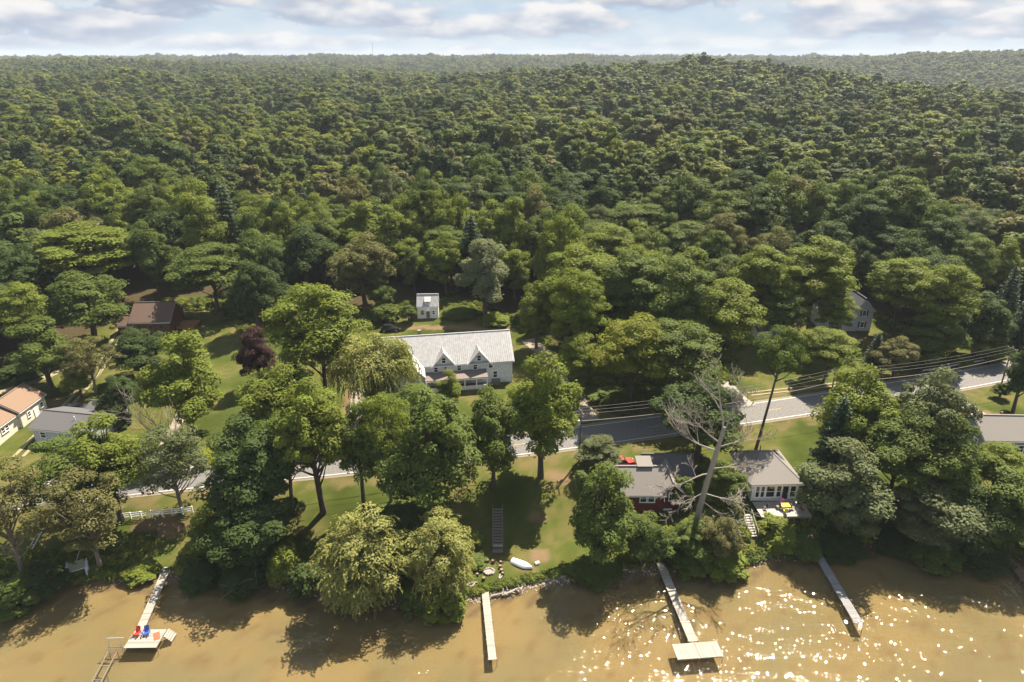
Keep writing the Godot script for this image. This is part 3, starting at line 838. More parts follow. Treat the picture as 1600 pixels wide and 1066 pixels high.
	ch.tube([Vector3(-0.9, 4.6, -0.8), Vector3(-0.9, 6.4, -0.8)], [0.09, 0.09], 6)
	part(o, "flue_pipe", ch, M.dark_roof)

	o = thing("deck", "white boarded deck in front of the hip-roofed house", "deck", Vector3(40.6, 3.62, -85.5), 2.5)
	var boards := MB.new()
	for j in 25: boards.box(Vector3(0, 0, -1.8 + j * 0.15), Vector3(7.6, 0.08, 0.138))
	part(o, "deck_boards", boards, M.dock_pale).set_meta("kind", "stuff")
	boxpart(o, "rim_joist", Vector3(0, -0.16, 1.9), Vector3(7.6, 0.34, 0.08), M.weathered)
	for dx in [-3.6, -1.2, 1.2, 3.6]: boxpart(o, "deck_post", Vector3(dx, -1.5, 1.7), Vector3(0.16, 2.9, 0.16), M.weathered)
	patio_table(Vector3(41.0, 3.66, -85.4), M.yellow_cloth, "square table with yellow cloth on the white deck", "table")
	var spots := [[40.0, -85.5, 90, "weathered", "brown patio chair left of the yellow table"], [42.1, -85.3, -90, "weathered", "brown patio chair right of the yellow table"], [41.0, -86.4, 180, "pink_cloth", "pink patio chair behind the yellow table"], [40.7, -84.4, 0, "yellow_cloth", "yellow patio chair in front of the yellow table"], [43.4, -86.2, -120, "dark_roof", "dark lounge chair at the right end of the deck"], [43.3, -84.8, -60, "red_wall", "reddish lounge chair at the right front corner of the deck"], [38.0, -85.3, 90, "dark_roof", "dark metal chair at the left end of the deck"]]
	for s in spots: patio_chair(Vector3(s[0], 3.66, s[1]), s[2], M[s[3]], s[4])

func patio_table(at: Vector3, m: Material, label: String, cat: String) -> void:
	var o := thing("patio_table", label, cat, at, 2.5)
	boxpart(o, "tabletop", Vector3(0, 0.72, 0), Vector3(1.35, 0.06, 1.0), m)
	for sx in [-0.55, 0.55]:
		for sz in [-0.4, 0.4]: boxpart(o, "leg", Vector3(sx, 0.345, sz), Vector3(0.06, 0.69, 0.06), M.weathered)

func patio_chair(at: Vector3, yaw: float, m: Material, label: String) -> void:
	var o := thing("patio_chair", label, "chair", at, yaw, "chairs on the white deck")
	boxpart(o, "seat", Vector3(0, 0.42, 0), Vector3(0.52, 0.06, 0.52), m)
	var b := MB.new()
	b.box(Vector3(0, 0.72, 0.27), Vector3(0.52, 0.58, 0.05), Basis(Vector3.RIGHT, 0.18))
	part(o, "backrest", b, m)
	for sx in [-0.23, 0.23]:
		for sz in [-0.23, 0.23]: boxpart(o, "leg", Vector3(sx, 0.2, sz), Vector3(0.045, 0.4, 0.045), M.weathered)

# ---------------------------------------------------------------- vehicles
func car(at: Vector3, yaw: float, paint: Material, label: String, called := "parked_car", tall := 0.0) -> void:
	var o := thing(called, label, "car", at, yaw)
	# lower body lofted along x (length 4.5), then the cabin
	var b := MB.new()
	var st := [[-2.25, 0.42, 0.72, 0.70], [-2.15, 0.32, 0.86, 0.82], [-1.3, 0.28, 0.92, 0.88], [0.9, 0.28, 0.92, 0.88], [1.9, 0.3, 0.84, 0.84], [2.2, 0.36, 0.72, 0.72], [2.27, 0.42, 0.62, 0.66]]
	loft(b, st)
	part(o, "body", b, paint)
	var c := MB.new()
	loft_cabin(c, tall)
	part(o, "cabin_glass", c, M.glass)
	var r := MB.new()
	r.box(Vector3(-0.55, 1.47 + tall, 0), Vector3(1.75, 0.06, 1.2))
	part(o, "roof_panel", r, paint)
	for x in [-1.4, 1.4]:
		for s in [-1.0, 1.0]:
			var w := MB.new()
			w.tube([Vector3(x, 0.33, s * 0.66), Vector3(x, 0.33, s * 0.9)], [0.33, 0.33], 14)
			var wheel := part(o, "wheel", w, M.tyre)
			var rim := MB.new()
			rim.tube([Vector3(x, 0.33, s * 0.88), Vector3(x, 0.33, s * 0.92)], [0.2, 0.18], 10)
			part(wheel, "rim", rim, M.rim_metal)
	for s in [-0.6, 0.6]:
		boxpart(o, "headlight", Vector3(2.24, 0.62, s), Vector3(0.08, 0.14, 0.3), M.lamp_glass)
		boxpart(o, "tail_light", Vector3(-2.23, 0.68, s), Vector3(0.08, 0.14, 0.26), M.red_plastic)

func loft(b: MB, st: Array) -> void:
	for j in st.size() - 1:
		var p: Array = st[j]
		var q: Array = st[j + 1]
		var a := ring(p)
		var d := ring(q)
		for k in a.size():
			var m := (k + 1) % a.size()
			b.quad(a[k], d[k], d[m], a[m])
	for e in [0, st.size() - 1]:
		var a := ring(st[e])
		for k in range(1, a.size() - 1):
			if e == 0: b.tri(a[0], a[k], a[k + 1])
			else: b.tri(a[0], a[k + 1], a[k])

func ring(s: Array) -> Array: # x, bottom, top, half width
	var x: float = s[0]
	var w: float = s[3]
	return [Vector3(x, s[1], w * 0.94), Vector3(x, s[1], -w * 0.94), Vector3(x, s[2] - 0.18, -w), Vector3(x, s[2], -w * 0.9), Vector3(x, s[2], w * 0.9), Vector3(x, s[2] - 0.18, w)]

func loft_cabin(b: MB, tall: float) -> void:
	var y := 1.46 + tall
	var lo := [Vector3(-2.0, 0.85, 0.8), Vector3(1.05, 0.85, 0.8), Vector3(1.05, 0.85, -0.8), Vector3(-2.0, 0.85, -0.8)]
	var hi := [Vector3(-1.45, y, 0.62), Vector3(0.35, y, 0.62), Vector3(0.35, y, -0.62), Vector3(-1.45, y, -0.62)]
	for k in 4: b.quad(lo[k], lo[(k + 1) % 4], hi[(k + 1) % 4], hi[k])
	b.quad(hi[0], hi[1], hi[2], hi[3])

# ---------------------------------------------------------------- docks and shore things
# runs: list of [x0, z0, x1, z1, width]; each run is cut into 3 m sections with boards and two legs.
func dock(called: String, label: String, runs: Array, y: float, m: Material, sect := 3.0) -> Node3D:
	var o := thing(called, label, "dock", Vector3(runs[0][0], y, runs[0][1]))
	var org := o.position
	for r in runs:
		var a := Vector3(r[0], y, r[1]) - org
		var e := Vector3(r[2], y, r[3]) - org
		var d := (e - a).normalized()
		var side := d.cross(Vector3.UP).normalized()
		var bs := Basis(side, Vector3.UP, -d)
		var n := maxi(1, int(round(a.distance_to(e) / sect)))
		var l := a.distance_to(e) / n
		for k in n:
			var b := MB.new()
			var nb := int((l - 0.03) / 0.15)
			for j in nb:
				b.box(a + d * (k * l + 0.02 + (j + 0.5) * (l - 0.03) / nb) + Vector3(0, -0.02 + rng.randf_range(-0.004, 0.004), 0), Vector3(r[4], 0.04, (l - 0.03) / nb - 0.022), bs)
				var tint := rng.randf_range(0.72, 1.12)
				for q in 24: b.c[b.c.size() - 1 - q] = Color(tint, tint * rng.randf_range(0.985, 1.0), tint * 0.98)
			var s := part(o, "section", b, m)
			s.set_meta("kind", "stuff")
			var f := MB.new()
			for q in [-1.0, 1.0]:
				f.box(a + d * (k + 0.5) * l + side * q * (r[4] / 2 - 0.05) + Vector3(0, -0.12, 0), Vector3(0.05, 0.14, l - 0.06), bs)
			part(s, "side_rail", f, M.post_metal if m != M.dock_brown else M.dock_brown)
			for q in [-1.0, 1.0]:
				var p: Vector3 = a + d * ((k + 1) * l - 0.15) + side * q * (r[4] / 2 + 0.05) + org
				var low := minf(gy(p.x, p.z), y - 0.4) - 0.25
				var leg := MB.new()
				leg.tube([Vector3(p.x, low, p.z) - org, Vector3(p.x, y + 0.03, p.z) - org], [0.035, 0.035], 6)
				part(o, "leg", leg, M.post_metal)
	return o

func adirondack(at: Vector3, yaw: float, m: Material, label: String) -> void:
	var o := thing("lounge_chair", label, "chair", at, yaw, "lounge chairs on the dock with the wide end")
	for k in 5:
		var b := MB.new()
		b.box(Vector3(-0.24 + k * 0.12, 0.66, -0.32), Vector3(0.105, 0.86 - absf(k - 2) * 0.07, 0.03), Basis(Vector3.RIGHT, -0.42))
		part(o, "back_slat", b, m)
	for k in 4:
		var b := MB.new()
		b.box(Vector3(0, 0.36 - (3 - k) * 0.025, -0.16 + k * 0.15), Vector3(0.58, 0.03, 0.13))
		part(o, "seat_slat", b, m)
	for s in [-0.34, 0.34]:
		boxpart(o, "arm", Vector3(s, 0.56, 0.05), Vector3(0.14, 0.03, 0.72), m)
		boxpart(o, "leg", Vector3(s * 0.9, 0.275, 0.34), Vector3(0.05, 0.55, 0.1), m)
		boxpart(o, "leg", Vector3(s * 0.9, 0.275, -0.28), Vector3(0.05, 0.55, 0.1), m)

func stairs(called: String, label: String, a: Vector3, b: Vector3, w: float, n: int, m: Material, rail: bool) -> void:
	var o := thing(called, label, "stairs", a)
	var e := b - a
	var flat := Vector3(e.x, 0, e.z)
	var d := flat.normalized()
	var side := d.cross(Vector3.UP)
	var bs := Basis(side, Vector3.UP, -d)
	for k in n:
		var t := (k + 0.5) / n
		var tr := MB.new()
		tr.box(Vector3.ZERO, Vector3(w, 0.07, flat.length() / n * 0.9), bs)
		part(o, "tread", tr, m, flat * t + Vector3(0, e.y * t + 0.18, 0))
	for s in [-1.0, 1.0]:
		var st := MB.new()
		st.bar(side * s * (w / 2 + 0.04) + Vector3(0, -0.05, 0), e + side * s * (w / 2 + 0.04) + Vector3(0, 0.02, 0), 0.08, 0.42)
		part(o, "stringer", st, m)
		if rail:
			for t in [0.02, 0.35, 0.68, 0.98]:
				boxpart(o, "rail_post", e * t + side * s * (w / 2 + 0.11) + Vector3(0, 0.4, 0), Vector3(0.08, 1.2, 0.08), m)
			var hr := MB.new()
			hr.bar(side * s * (w / 2 + 0.11) + Vector3(0, 1.02, 0), e + side * s * (w / 2 + 0.11) + Vector3(0, 1.02, 0), 0.06, 0.09)
			part(o, "handrail", hr, m)

func hull_mesh(l: float, w: float, h: float, flip: float, stern := 0.8) -> MB:
	var b := MB.new()
	var ns := 14
	var nr := 9
	for j in ns + 1:
		var t := float(j) / ns
		var k := sin(PI * 0.5 * minf(1.0, (1.0 - t) / 0.45)) if t > 0.55 else lerpf(stern, 1.0, minf(1.0, t / 0.5))
		for q in nr + 1:
			var a := PI * q / nr
			var y := -sin(a) * h * (0.35 + 0.65 * sqrt(maxf(k, 0.0)))
			b.vert(Vector3((t - 0.5) * l, y * flip, cos(a) * w * 0.5 * k * (0.8 + 0.2 * absf(cos(a)))))
	for j in ns:
		for q in nr:
			var k := j * (nr + 1) + q
			b.i.append_array(PackedInt32Array([k, k + 1, k + nr + 1, k + 1, k + nr + 2, k + nr + 1]))
	# transom
	for q in range(1, nr): b.i.append_array(PackedInt32Array([0, q + 1, q]))
	return b

func rock(b: MB, at: Vector3, s: Vector3, g: RandomNumberGenerator) -> void:
	var k := b.v.size()
	var rows := 4
	var cols := 7
	var turn := g.randf() * TAU
	for r in rows + 1:
		var p := PI * r / rows
		for q in cols:
			var a := TAU * q / cols + turn
			var f := g.randf_range(0.82, 1.12)
			b.vert(at + Vector3(sin(p) * cos(a) * s.x, cos(p) * s.y, sin(p) * sin(a) * s.z) * f)
	for r in rows:
		for q in cols:
			var a := k + r * cols + q
			var d := k + r * cols + (q + 1) % cols
			b.i.append_array(PackedInt32Array([a, d, a + cols, d, d + cols, a + cols]))

func build_shore() -> void:
	var y := 0.45
	dock("plain_dock", "plain pale wooden dock running straight out left of the rowboat", [[-3.65, -72.2, -2.3, -60.45, 0.95]], y, M.dock_pale)
	dock("t_dock", "pale wooden dock with a T-shaped platform at its end", [[20.85, -78.2, 22.15, -63.2, 1.15], [19.5, -61.6, 25.1, -62.1, 2.3]], y, M.dock_pale, 3.0)
	var rd := dock("narrow_dock", "narrow blue-grey dock with ladder, half in tree shade", [[43.95, -80.9, 43.75, -66.1, 1.15]], y, M.dock_blue)
	for s in [-0.3, 0.3]:
		var l := MB.new()
		l.tube([Vector3(-0.2 + s, -1.2, 15.2), Vector3(-0.2 + s, 0.55, 15.1), Vector3(-0.2 + s, 0.6, 14.7)], [0.03, 0.03, 0.03], 6)
		part(rd, "ladder_rail", l, M.post_metal)
	for k in 4: boxpart(rd, "ladder_rung", Vector3(-0.2, -0.7 + k * 0.3, 15.16), Vector3(0.6, 0.04, 0.08), M.post_metal)
	dock("brown_dock", "weathered brown dock at the right picture edge", [[71.0, -80.0, 69.6, -70.5, 1.2]], y, M.dock_brown)
	var ld := dock("chair_dock", "pale dock with a wide end platform holding red and blue chairs", [[-48.2, -76.0, -46.35, -65.0, 1.05], [-45.0, -65.1, -44.95, -62.2, 3.9]], y, M.dock_pale)
	boxpart(ld, "shore_ramp", Vector3(-0.05, -0.06, -0.7), Vector3(0.9, 0.08, 1.5), M.dock_pale)
	for k in 4: boxpart(ld, "swim_step", Vector3(5.4 + 0.0, -0.1 - k * 0.22, 11.4 + 0.0) + Vector3(k * 0.22, 0, 0), Vector3(0.26, 0.05, 1.3), M.dock_pale)
	for s in [-0.62, 0.62]:
		var st := MB.new()
		st.bar(Vector3(5.25, -0.05, 11.4 + s), Vector3(6.2, -0.95, 11.4 + s), 0.05, 0.12)
		part(ld, "step_stringer", st, M.post_metal)
	adirondack(Vector3(-46.2, y, -64.2), -8, M.red_plastic, "red lounge chair on the dock platform")
	adirondack(Vector3(-45.1, y, -64.3), 12, M.blue_plastic, "blue lounge chair on the dock platform")
	var tw := MB.new()
	for j in 6:
		tw.quad(Vector3(-0.35, 0.02 + 0.015 * (j % 2), j * 0.22), Vector3(0.35, 0.02 + 0.015 * (j % 2), j * 0.22), Vector3(0.35, 0.02 + 0.015 * ((j + 1) % 2), (j + 1) * 0.22), Vector3(-0.35, 0.02 + 0.015 * ((j + 1) % 2), (j + 1) * 0.22))
	var towel := part(self, "beach_towel", tw, M.towel, Vector3(-44.1, y + 0.005, -64.6), 30)
	tag(towel, "rust-coloured towel spread beside the blue lounge chair", "towel")
	var bn := thing("bench", "small dark slatted bench at the land end of the chair dock", "bench", Vector3(-48.1, y, -75.6), 6)
	for k in 3: boxpart(bn, "slat", Vector3(0, 0.4, -0.14 + k * 0.14), Vector3(0.95, 0.04, 0.11), M.dark_roof)
	for s in [-0.4, 0.4]: boxpart(bn, "leg", Vector3(s, 0.19, 0), Vector3(0.07, 0.38, 0.4), M.weathered)

	# boat ramp rails with an upright frame
	var rp := thing("boat_ramp", "wooden boat ramp rails with upright frame in the water beside the chair dock", "boat ramp", Vector3(-48.1, 0, -62.3))
	for s in [-0.52, 0.52]:
		var l := MB.new()
		l.bar(Vector3(s, 0.22, 0.3), Vector3(s + 1.0, 0.02, 9.5), 0.09, 0.14)
		part(rp, "rail", l, M.weathered)
		for q in [0.4, 3.5, 6.5, 9.2]:
			boxpart(rp, "rail_leg", Vector3(s + q * 0.108, -0.6, q), Vector3(0.07, 1.4, 0.07), M.weathered)
	for k in 5:
		var c := MB.new()
		c.bar(Vector3(-0.5 + k * 0.21, 0.16 - k * 0.04, 0.5 + k * 1.95), Vector3(0.52 + k * 0.21, 0.16 - k * 0.04, 0.5 + k * 1.95), 0.09, 0.08)
		part(rp, "cross_tie", c, M.weathered)
	for s in [-0.7, 0.75]:
		var l := MB.new()
		l.tube([Vector3(s, -1.0, -0.2), Vector3(s, 1.55, -0.35)], [0.05, 0.045], 6)
		part(rp, "upright", l, M.galvanised)
	var tb := MB.new()
	tb.tube([Vector3(-0.8, 1.5, -0.35), Vector3(1.2, 1.62, -0.35)], [0.05, 0.05], 6)
	part(rp, "top_bar", tb, M.galvanised)
	var lb := MB.new()
	lb.tube([Vector3(-1.0, 0.3, -0.2), Vector3(1.1, 0.3, -0.2)], [0.06, 0.06], 6)
	part(rp, "base_bar", lb, M.weathered)

	# beached catamaran
	var ca := thing("catamaran", "small white twin-hulled boat pulled up on the left bank", "boat", gv(-60.3, -75.6, 0.3), 122)
	for s in [-1.15, 1.15]:
		var h := hull_mesh(4.2, 0.62, 0.45, 1.0, 0.45)
		var hl := part(ca, "hull", h, M.hull, Vector3(0, 0.3, s))
		var dk := MB.new()
		dk.tube([Vector3(-2.0, 0.0, 0), Vector3(-1.2, 0.0, 0), Vector3(0.4, 0.0, 0), Vector3(1.9, 0.0, 0)], [0.1, 0.24, 0.27, 0.05], 8)
		part(hl, "hull_deck", dk, M.hull)
	var pl := MB.new()
	for k in 7: pl.box(Vector3(-0.95 + k * 0.3, 0.62, 0), Vector3(0.27, 0.05, 1.9))
	part(ca, "platform_slats", pl, M.mesh_cloth).set_meta("kind", "stuff")
	for q in [-1.05, 1.05]:
		var b := MB.new()
		b.tube([Vector3(q, 0.5, -1.35), Vector3(q, 0.5, 1.35)], [0.06, 0.06], 6)
		part(ca, "cross_bar", b, M.galvanised)
	var ms := MB.new()
	ms.tube([Vector3(0.9, 0.6, 0.0), Vector3(3.6, 2.6, 1.6)], [0.05, 0.04], 6)
	part(ca, "mast", ms, M.galvanised)
	var ru := MB.new()
	ru.box(Vector3(-2.15, 0.1, 1.15), Vector3(0.35, 0.6, 0.05))
	part(ca, "rudder", ru, M.hull)

	# leaning dock frame on the left bank
	var fr := thing("dock_frame", "pale metal ladder-like frame leaning on the left bank", "frame", gv(-68.5, -78.6))
	for s in [-0.25, 0.25]:
		var l := MB.new()
		l.tube([Vector3(s, 0, 0), Vector3(s + 0.9, 2.6, -3.6), Vector3(s + 1.9, 2.7, -3.7)], [0.06, 0.06, 0.05], 6)
		part(fr, "rail", l, M.galvanised)
	for k in 6: boxpart(fr, "rung", Vector3(0.12 + k * 0.15, 0.35 + k * 0.43, -0.5 - k * 0.6), Vector3(0.6, 0.05, 0.06), M.galvanised)

	# lawn things
	var bo := thing("rowboat", "white rowboat lying upside down on the lawn", "boat", gv(1.45, -76.5, 0.08), -29)
	var hb := hull_mesh(3.3, 1.35, 0.5, -1.0, 0.85)
	part(bo, "hull", hb, M.hull)
	var ke := MB.new()
	ke.bar(Vector3(-1.55, 0.49, 0), Vector3(1.1, 0.5, 0), 0.05, 0.06)
	part(bo, "keel", ke, M.hull)
	var fire := thing("fire_ring", "ring of pale stones around a bed of ash on the lawn", "fire pit", gv(-3.2, -75.2))
	for k in 15:
		var b := MB.new()
		var a := TAU * k / 15
		rock(b, Vector3.ZERO, Vector3(rng.randf_range(0.16, 0.24), 0.15, rng.randf_range(0.14, 0.2)), rng)
		part(fire, "stone", b, M.dock_wood if k % 3 else M.stone, Vector3(cos(a) * 0.72, 0.08, sin(a) * 0.62))
	var ash := MB.new()
	ash.tube([Vector3(0, -0.05, 0), Vector3(0, 0.05, 0)], [0.6, 0.56], 16)
	part(fire, "ash_bed", ash, M.ash)
	var seats := [[-4.03, -76.47, "left of the pair behind the fire ring"], [-3.47, -76.99, "largest behind the fire ring"], [-2.63, -76.92, "behind the fire ring toward the rowboat"], [-1.58, -76.7, "at the top of the row right of the fire ring"], [-1.63, -75.96, "second down in the row right of the fire ring"], [-1.43, -75.26, "third down in the row right of the fire ring"], [-1.27, -74.67, "at the bottom of the row right of the fire ring"], [-4.99, -75.39, "nearest the fire ring on its left"], [-5.59, -74.97, "farthest left of the fire ring"], [-4.76, -74.4, "front left of the fire ring"], [-3.87, -73.68, "standing alone between fire ring and dock"], [-6.3, -73.7, "beside the split logs near the shore bush"]]
	for k in seats.size():
		var s: Array = seats[k]
		var o := thing("log_stump", "dark log stump seat, " + s[2], "stump", gv(s[0], s[1]), k * 40.0, "log stump seats around the fire ring")
		var r := 0.2 + 0.035 * (k % 3)
		var b := MB.new()
		b.tube([Vector3(0, -0.1, 0), Vector3(0, 0.1, 0), Vector3(0.02, 0.42, 0)], [r * 1.1, r, r * 0.95], 9)
		part(o, "bark", b, M.bark)
		var c := MB.new()
		c.tube([Vector3(0.02, 0.42, 0), Vector3(0.02, 0.44, 0)], [r * 0.9, r * 0.88], 9)
		part(o, "cut_face", c, M.cut)
	var fw := [[-5.6, -72.95, 20], [-5.2, -72.7, 65], [-5.75, -72.5, -20], [-5.1, -73.1, 5], [-1.7, -74.3, 80], [-1.45, -74.2, 60]]
	for k in fw.size():
		var f: Array = fw[k]
		var o := thing("firewood_log", "%s pale split log %s" % [["left", "front right", "front left", "right", "nearer", "farther"][k], "in the heap by the shore bush" if k < 4 else "beside the row of stumps"], "log", gv(f[0], f[1], 0.1), f[2], "split logs by the shore bush" if k < 4 else "split logs beside the stumps")
		var b := MB.new()
		b.tube([Vector3(-0.45, 0, 0), Vector3(0.0, 0.02, 0), Vector3(0.45, 0, 0)], [0.11, 0.12, 0.1], 6)
		part(o, "log", b, M.dead_wood)
	var cr := thing("white_crate", "small white plastic crate beside the bare patch near the rowboat", "crate", gv(3.55, -76.8), 25)
	for s in [-1.0, 1.0]:
		boxpart(cr, "side_panel", Vector3(s * 0.27, 0.17, 0), Vector3(0.04, 0.34, 0.42), M.white_trim)
		boxpart(cr, "end_panel", Vector3(0, 0.17, s * 0.19), Vector3(0.5, 0.34, 0.04), M.white_trim)
	boxpart(cr, "crate_floor", Vector3(0, 0.03, 0), Vector3(0.5, 0.04, 0.34), M.white_trim)
	stairs("wooden_stairs", "dark weathered wooden stairs down the lawn bank", gv(-2.05, -79.5), gv(-2.2, -86.4), 1.3, 14, M.weathered, true)
	boxpart(get_node("wooden_stairs"), "landing", Vector3(0, 0.15, 0.5), Vector3(1.5, 0.12, 0.9), M.weathered)
	boxpart(get_node("wooden_stairs"), "bench_seat", Vector3(0, 0.75, 0.1), Vector3(1.45, 0.08, 0.3), M.dock_wood)
	stairs("shore_steps", "narrow steps on the overgrown bank below the deck", gv(35.25, -81.2, 0.1), gv(35.2, -84.9, 0.1), 1.0, 9, M.dock_wood, true)
	# driftwood
	var dw := [[-1.4, -71.6, 15, 2.6, 0.16, "tangled grey driftwood root at the water beside the plain dock"], [0.1, -72.1, 28, 2.9, 0.2, "long grey driftwood trunk at the water in front of the rowboat"], [1.3, -72.7, 50, 1.8, 0.13, "short grey driftwood branch right of the long trunk"], [7.4, -75.0, 10, 2.4, 0.16, "dark driftwood log under the shore tree left of the red house"], [5.0, -74.2, 5, 1.3, 0.09, "thin driftwood stick on the pebbles"]]
	for f in dw:
		var o := thing("driftwood", f[5], "driftwood", Vector3(f[0], 0.08, f[1]), f[2], "driftwood on the shore")
		var b := MB.new()
		var l: float = f[3]
		var r: float = f[4]
		b.tube([Vector3(-l / 2, 0, 0), Vector3(-l / 6, 0.1, 0.1), Vector3(l / 5, 0.06, -0.1), Vector3(l / 2, 0.1, 0.05)], [r * 1.3, r, r * 0.8, r * 0.3], 6)
		part(o, "stem", b, M.dead_wood)
		for k in 5:
			var t := MB.new()
			var s := Vector3(-l / 2 + k * l / 5.5, 0.06, 0)
			t.tube([s, s + Vector3(rng.randf_range(-0.3, 0.4), rng.randf_range(0.05, 0.4), rng.randf_range(-0.6, 0.6)), s + Vector3(rng.randf_range(-0.4, 0.7), rng.randf_range(0.0, 0.5), rng.randf_range(-0.9, 0.9))], [r * 0.6, r * 0.35, 0.02], 5)
			part(o, "branch", t, M.dead_wood)
	# life ring on a post
	var lr := thing("life_ring", "red and white life ring on a post at the land end of the narrow dock", "life ring", gv(43.5, -81.3))
	boxpart(lr, "post", Vector3(0, 0.7, -0.12), Vector3(0.1, 2.0, 0.1), M.weathered)
	for k in 8:
		var b := MB.new()
		var pts := []
		var rr := []
		for j in 5:
			var a := TAU * (k + j / 4.0) / 8.0
			pts.append(Vector3(cos(a) * 0.36, 1.2 + sin(a) * 0.36, 0.03))
			rr.append(0.1)
		b.tube(pts, rr, 7)
		part(lr, "ring_segment", b, M.rubber_red if k % 2 == 0 else M.white_trim)
	# rail fence
	var fe := thing("rail_fence", "white rail fence below the road on the left", "fence", gv(-61.0, -83.4))
	var f0 := fe.position
	var prev := Vector3.ZERO
	for k in 10:
		var x := -61.0 + k * 1.45
		var p := gv(x, -83.4 - (x + 61.0) * 0.135) - f0
		boxpart(fe, "post", p + Vector3(0, 0.45, 0), Vector3(0.13, 1.4, 0.13), M.white_trim)
		if k > 0:
			for h in [0.4, 0.75, 1.08]:
				var b := MB.new()
				b.bar(prev + Vector3(0, h, 0.08), p + Vector3(0, h, 0.08), 0.04, 0.14)
				part(fe, "rail", b, M.white_trim)
		prev = p
	# guard rail along the far side of the road bend
	var ga := thing("guard_rail", "grey metal guard rail along the road bend on the right", "guard rail", gv(86.5, -131.4))
	var g0 := ga.position
	prev = Vector3.ZERO
	for k in 10:
		var x := 86.5 + k * 2.5
		var p := gv(x, road_z(x) - 5.2) - g0
		boxpart(ga, "post", p + Vector3(0, 0.3, -0.12), Vector3(0.12, 1.1, 0.14), M.weathered)
		if k > 0:
			var b := MB.new()
			for q in [[0.42, 0.0], [0.62, 0.0], [0.52, -0.05]]:
				b.bar(prev + Vector3(0, q[0] + 0.15, q[1]), p + Vector3(0, q[0] + 0.15, q[1]), 0.05, 0.12)
			part(ga, "beam", b, M.galvanised)
		prev = p
	# utility poles and wires
	var ps := [gv(-38.0, -89.2), gv(11.1, -96.9), gv(58.0, -111.2), gv(97.5, -122.6)]
	var pl_labels := ["wooden utility pole hidden in the trees left of the inn", "wooden utility pole with transformer beside the round maple", "wooden utility pole by the road behind the hip-roofed house", "wooden utility pole near the gravel drive on the right"]
	for k in ps.size():
		var o := thing("utility_pole", pl_labels[k], "pole", ps[k], 15, "utility poles along the road")
		var b := MB.new()
		b.tube([Vector3(0, -1, 0), Vector3(0, 9.6, 0)], [0.16, 0.11], 8)
		part(o, "post", b, M.pole_wood)
		boxpart(o, "cross_arm", Vector3(0, 9.2, 0.14), Vector3(0.12, 0.14, 2.2), M.pole_wood)
		for s in [-1.0, 0.0, 1.0]:
			var ins := MB.new()
			ins.tube([Vector3(0, 9.25, 0.14 + s), Vector3(0, 9.45, 0.14 + s)], [0.06, 0.04], 6)
			part(o, "insulator", ins, M.white_trim)
		if k == 1:
			var tr := MB.new()
			tr.tube([Vector3(-0.35, 6.9, 0.1), Vector3(-0.35, 7.7, 0.1)], [0.24, 0.24], 10)
			part(o, "transformer", tr, M.galvanised)
	for k in ps.size() - 1:
		for w in 4:
			var b := MB.new()
			var pts := []
			var rr := []
			var off := Vector3(0, 9.45, 0.14 + (w - 1)) if w < 3 else Vector3(0, 7.6, 0.15)
			off = Basis(Vector3.UP, deg_to_rad(15)) * off
			for j in 13:
				var t := j / 12.0
				pts.append(ps[k].lerp(ps[k + 1], t) + off - Vector3(0, 4.0 * t * (1.0 - t) * (0.8 + 0.1 * w), 0))
				rr.append(0.015 if w < 3 else 0.035)
			b.tube(pts, rr, 5)
			var o := part(self, "power_line", b, M.wire)
			tag(o, "%s strung between utility poles, %s" % [["nearer thin wire", "middle thin wire", "farther thin wire", "thick lower cable"][[2, 1, 0, 3][w]], ["left span", "middle span behind the dead tree", "right span"][k]], "wire", "overhead wires along the road")
	# bin by the concrete drive
	var bi := thing("wheeled_bin", "dark wheeled bin at the mouth of the concrete drive", "bin", gv(44.3, -118.2))
	var bb := MB.new()
	bb.prism([Vector3(-0.26, 0.08, 0.3), Vector3(0.26, 0.08, 0.3), Vector3(0.32, 1.0, 0.36), Vector3(-0.32, 1.0, 0.36)], Vector3(0, 0, -0.7))
	part(bi, "body", bb, M.dark_paint)
	boxpart(bi, "lid", Vector3(0, 1.03, 0.0), Vector3(0.7, 0.07, 0.82), M.dark_roof)
	for s in [-0.3, 0.3]:
		var w := MB.new()
		w.tube([Vector3(s - 0.03, 0.12, -0.36), Vector3(s + 0.03, 0.12, -0.36)], [0.12, 0.12], 10)
		part(bi, "wheel", w, M.tyre)
	# vehicles
	car(gv(-28.3, -148.2), 6, M.black_paint, "black car parked behind the left end of the inn", "parked_car", 0.1)
	car(gv(-86.6, -142.6), 40, M.dark_paint, "dark car beside the two-track drive below the log cabin")
	car(gv(17.9, -96.0), 12, M.red_paint, "red car parked behind the red house")
	car(gv(-82.2, -114.6), 25, M.dark_paint, "dark car parked behind the grey shingle roof", "parked_car", 0.15)
	# distant radio mast
	var mast := thing("radio_mast", "thin radio mast standing on the distant ridge", "mast", gv(-545.0, -2900.0))
	for k in 3:
		var a := TAU * k / 3
		var b := MB.new()
		b.tube([Vector3(cos(a) * 0.9, -2, sin(a) * 0.9), Vector3(cos(a) * 0.5, 80, sin(a) * 0.5)], [0.3, 0.22], 5)
		part(mast, "mast_leg", b, M.mast)
	for k in 12:
		var b := MB.new()
		for j in 3:
			var a := TAU * j / 3
			var c := TAU * (j + 1) / 3
			var r := 0.9 - 0.03 * k
			b.tube([Vector3(cos(a) * r, 4 + k * 6.3, sin(a) * r), Vector3(cos(c) * r, 7 + k * 6.3, sin(c) * r)], [0.1, 0.1], 4)
		part(mast, "brace", b, M.mast)

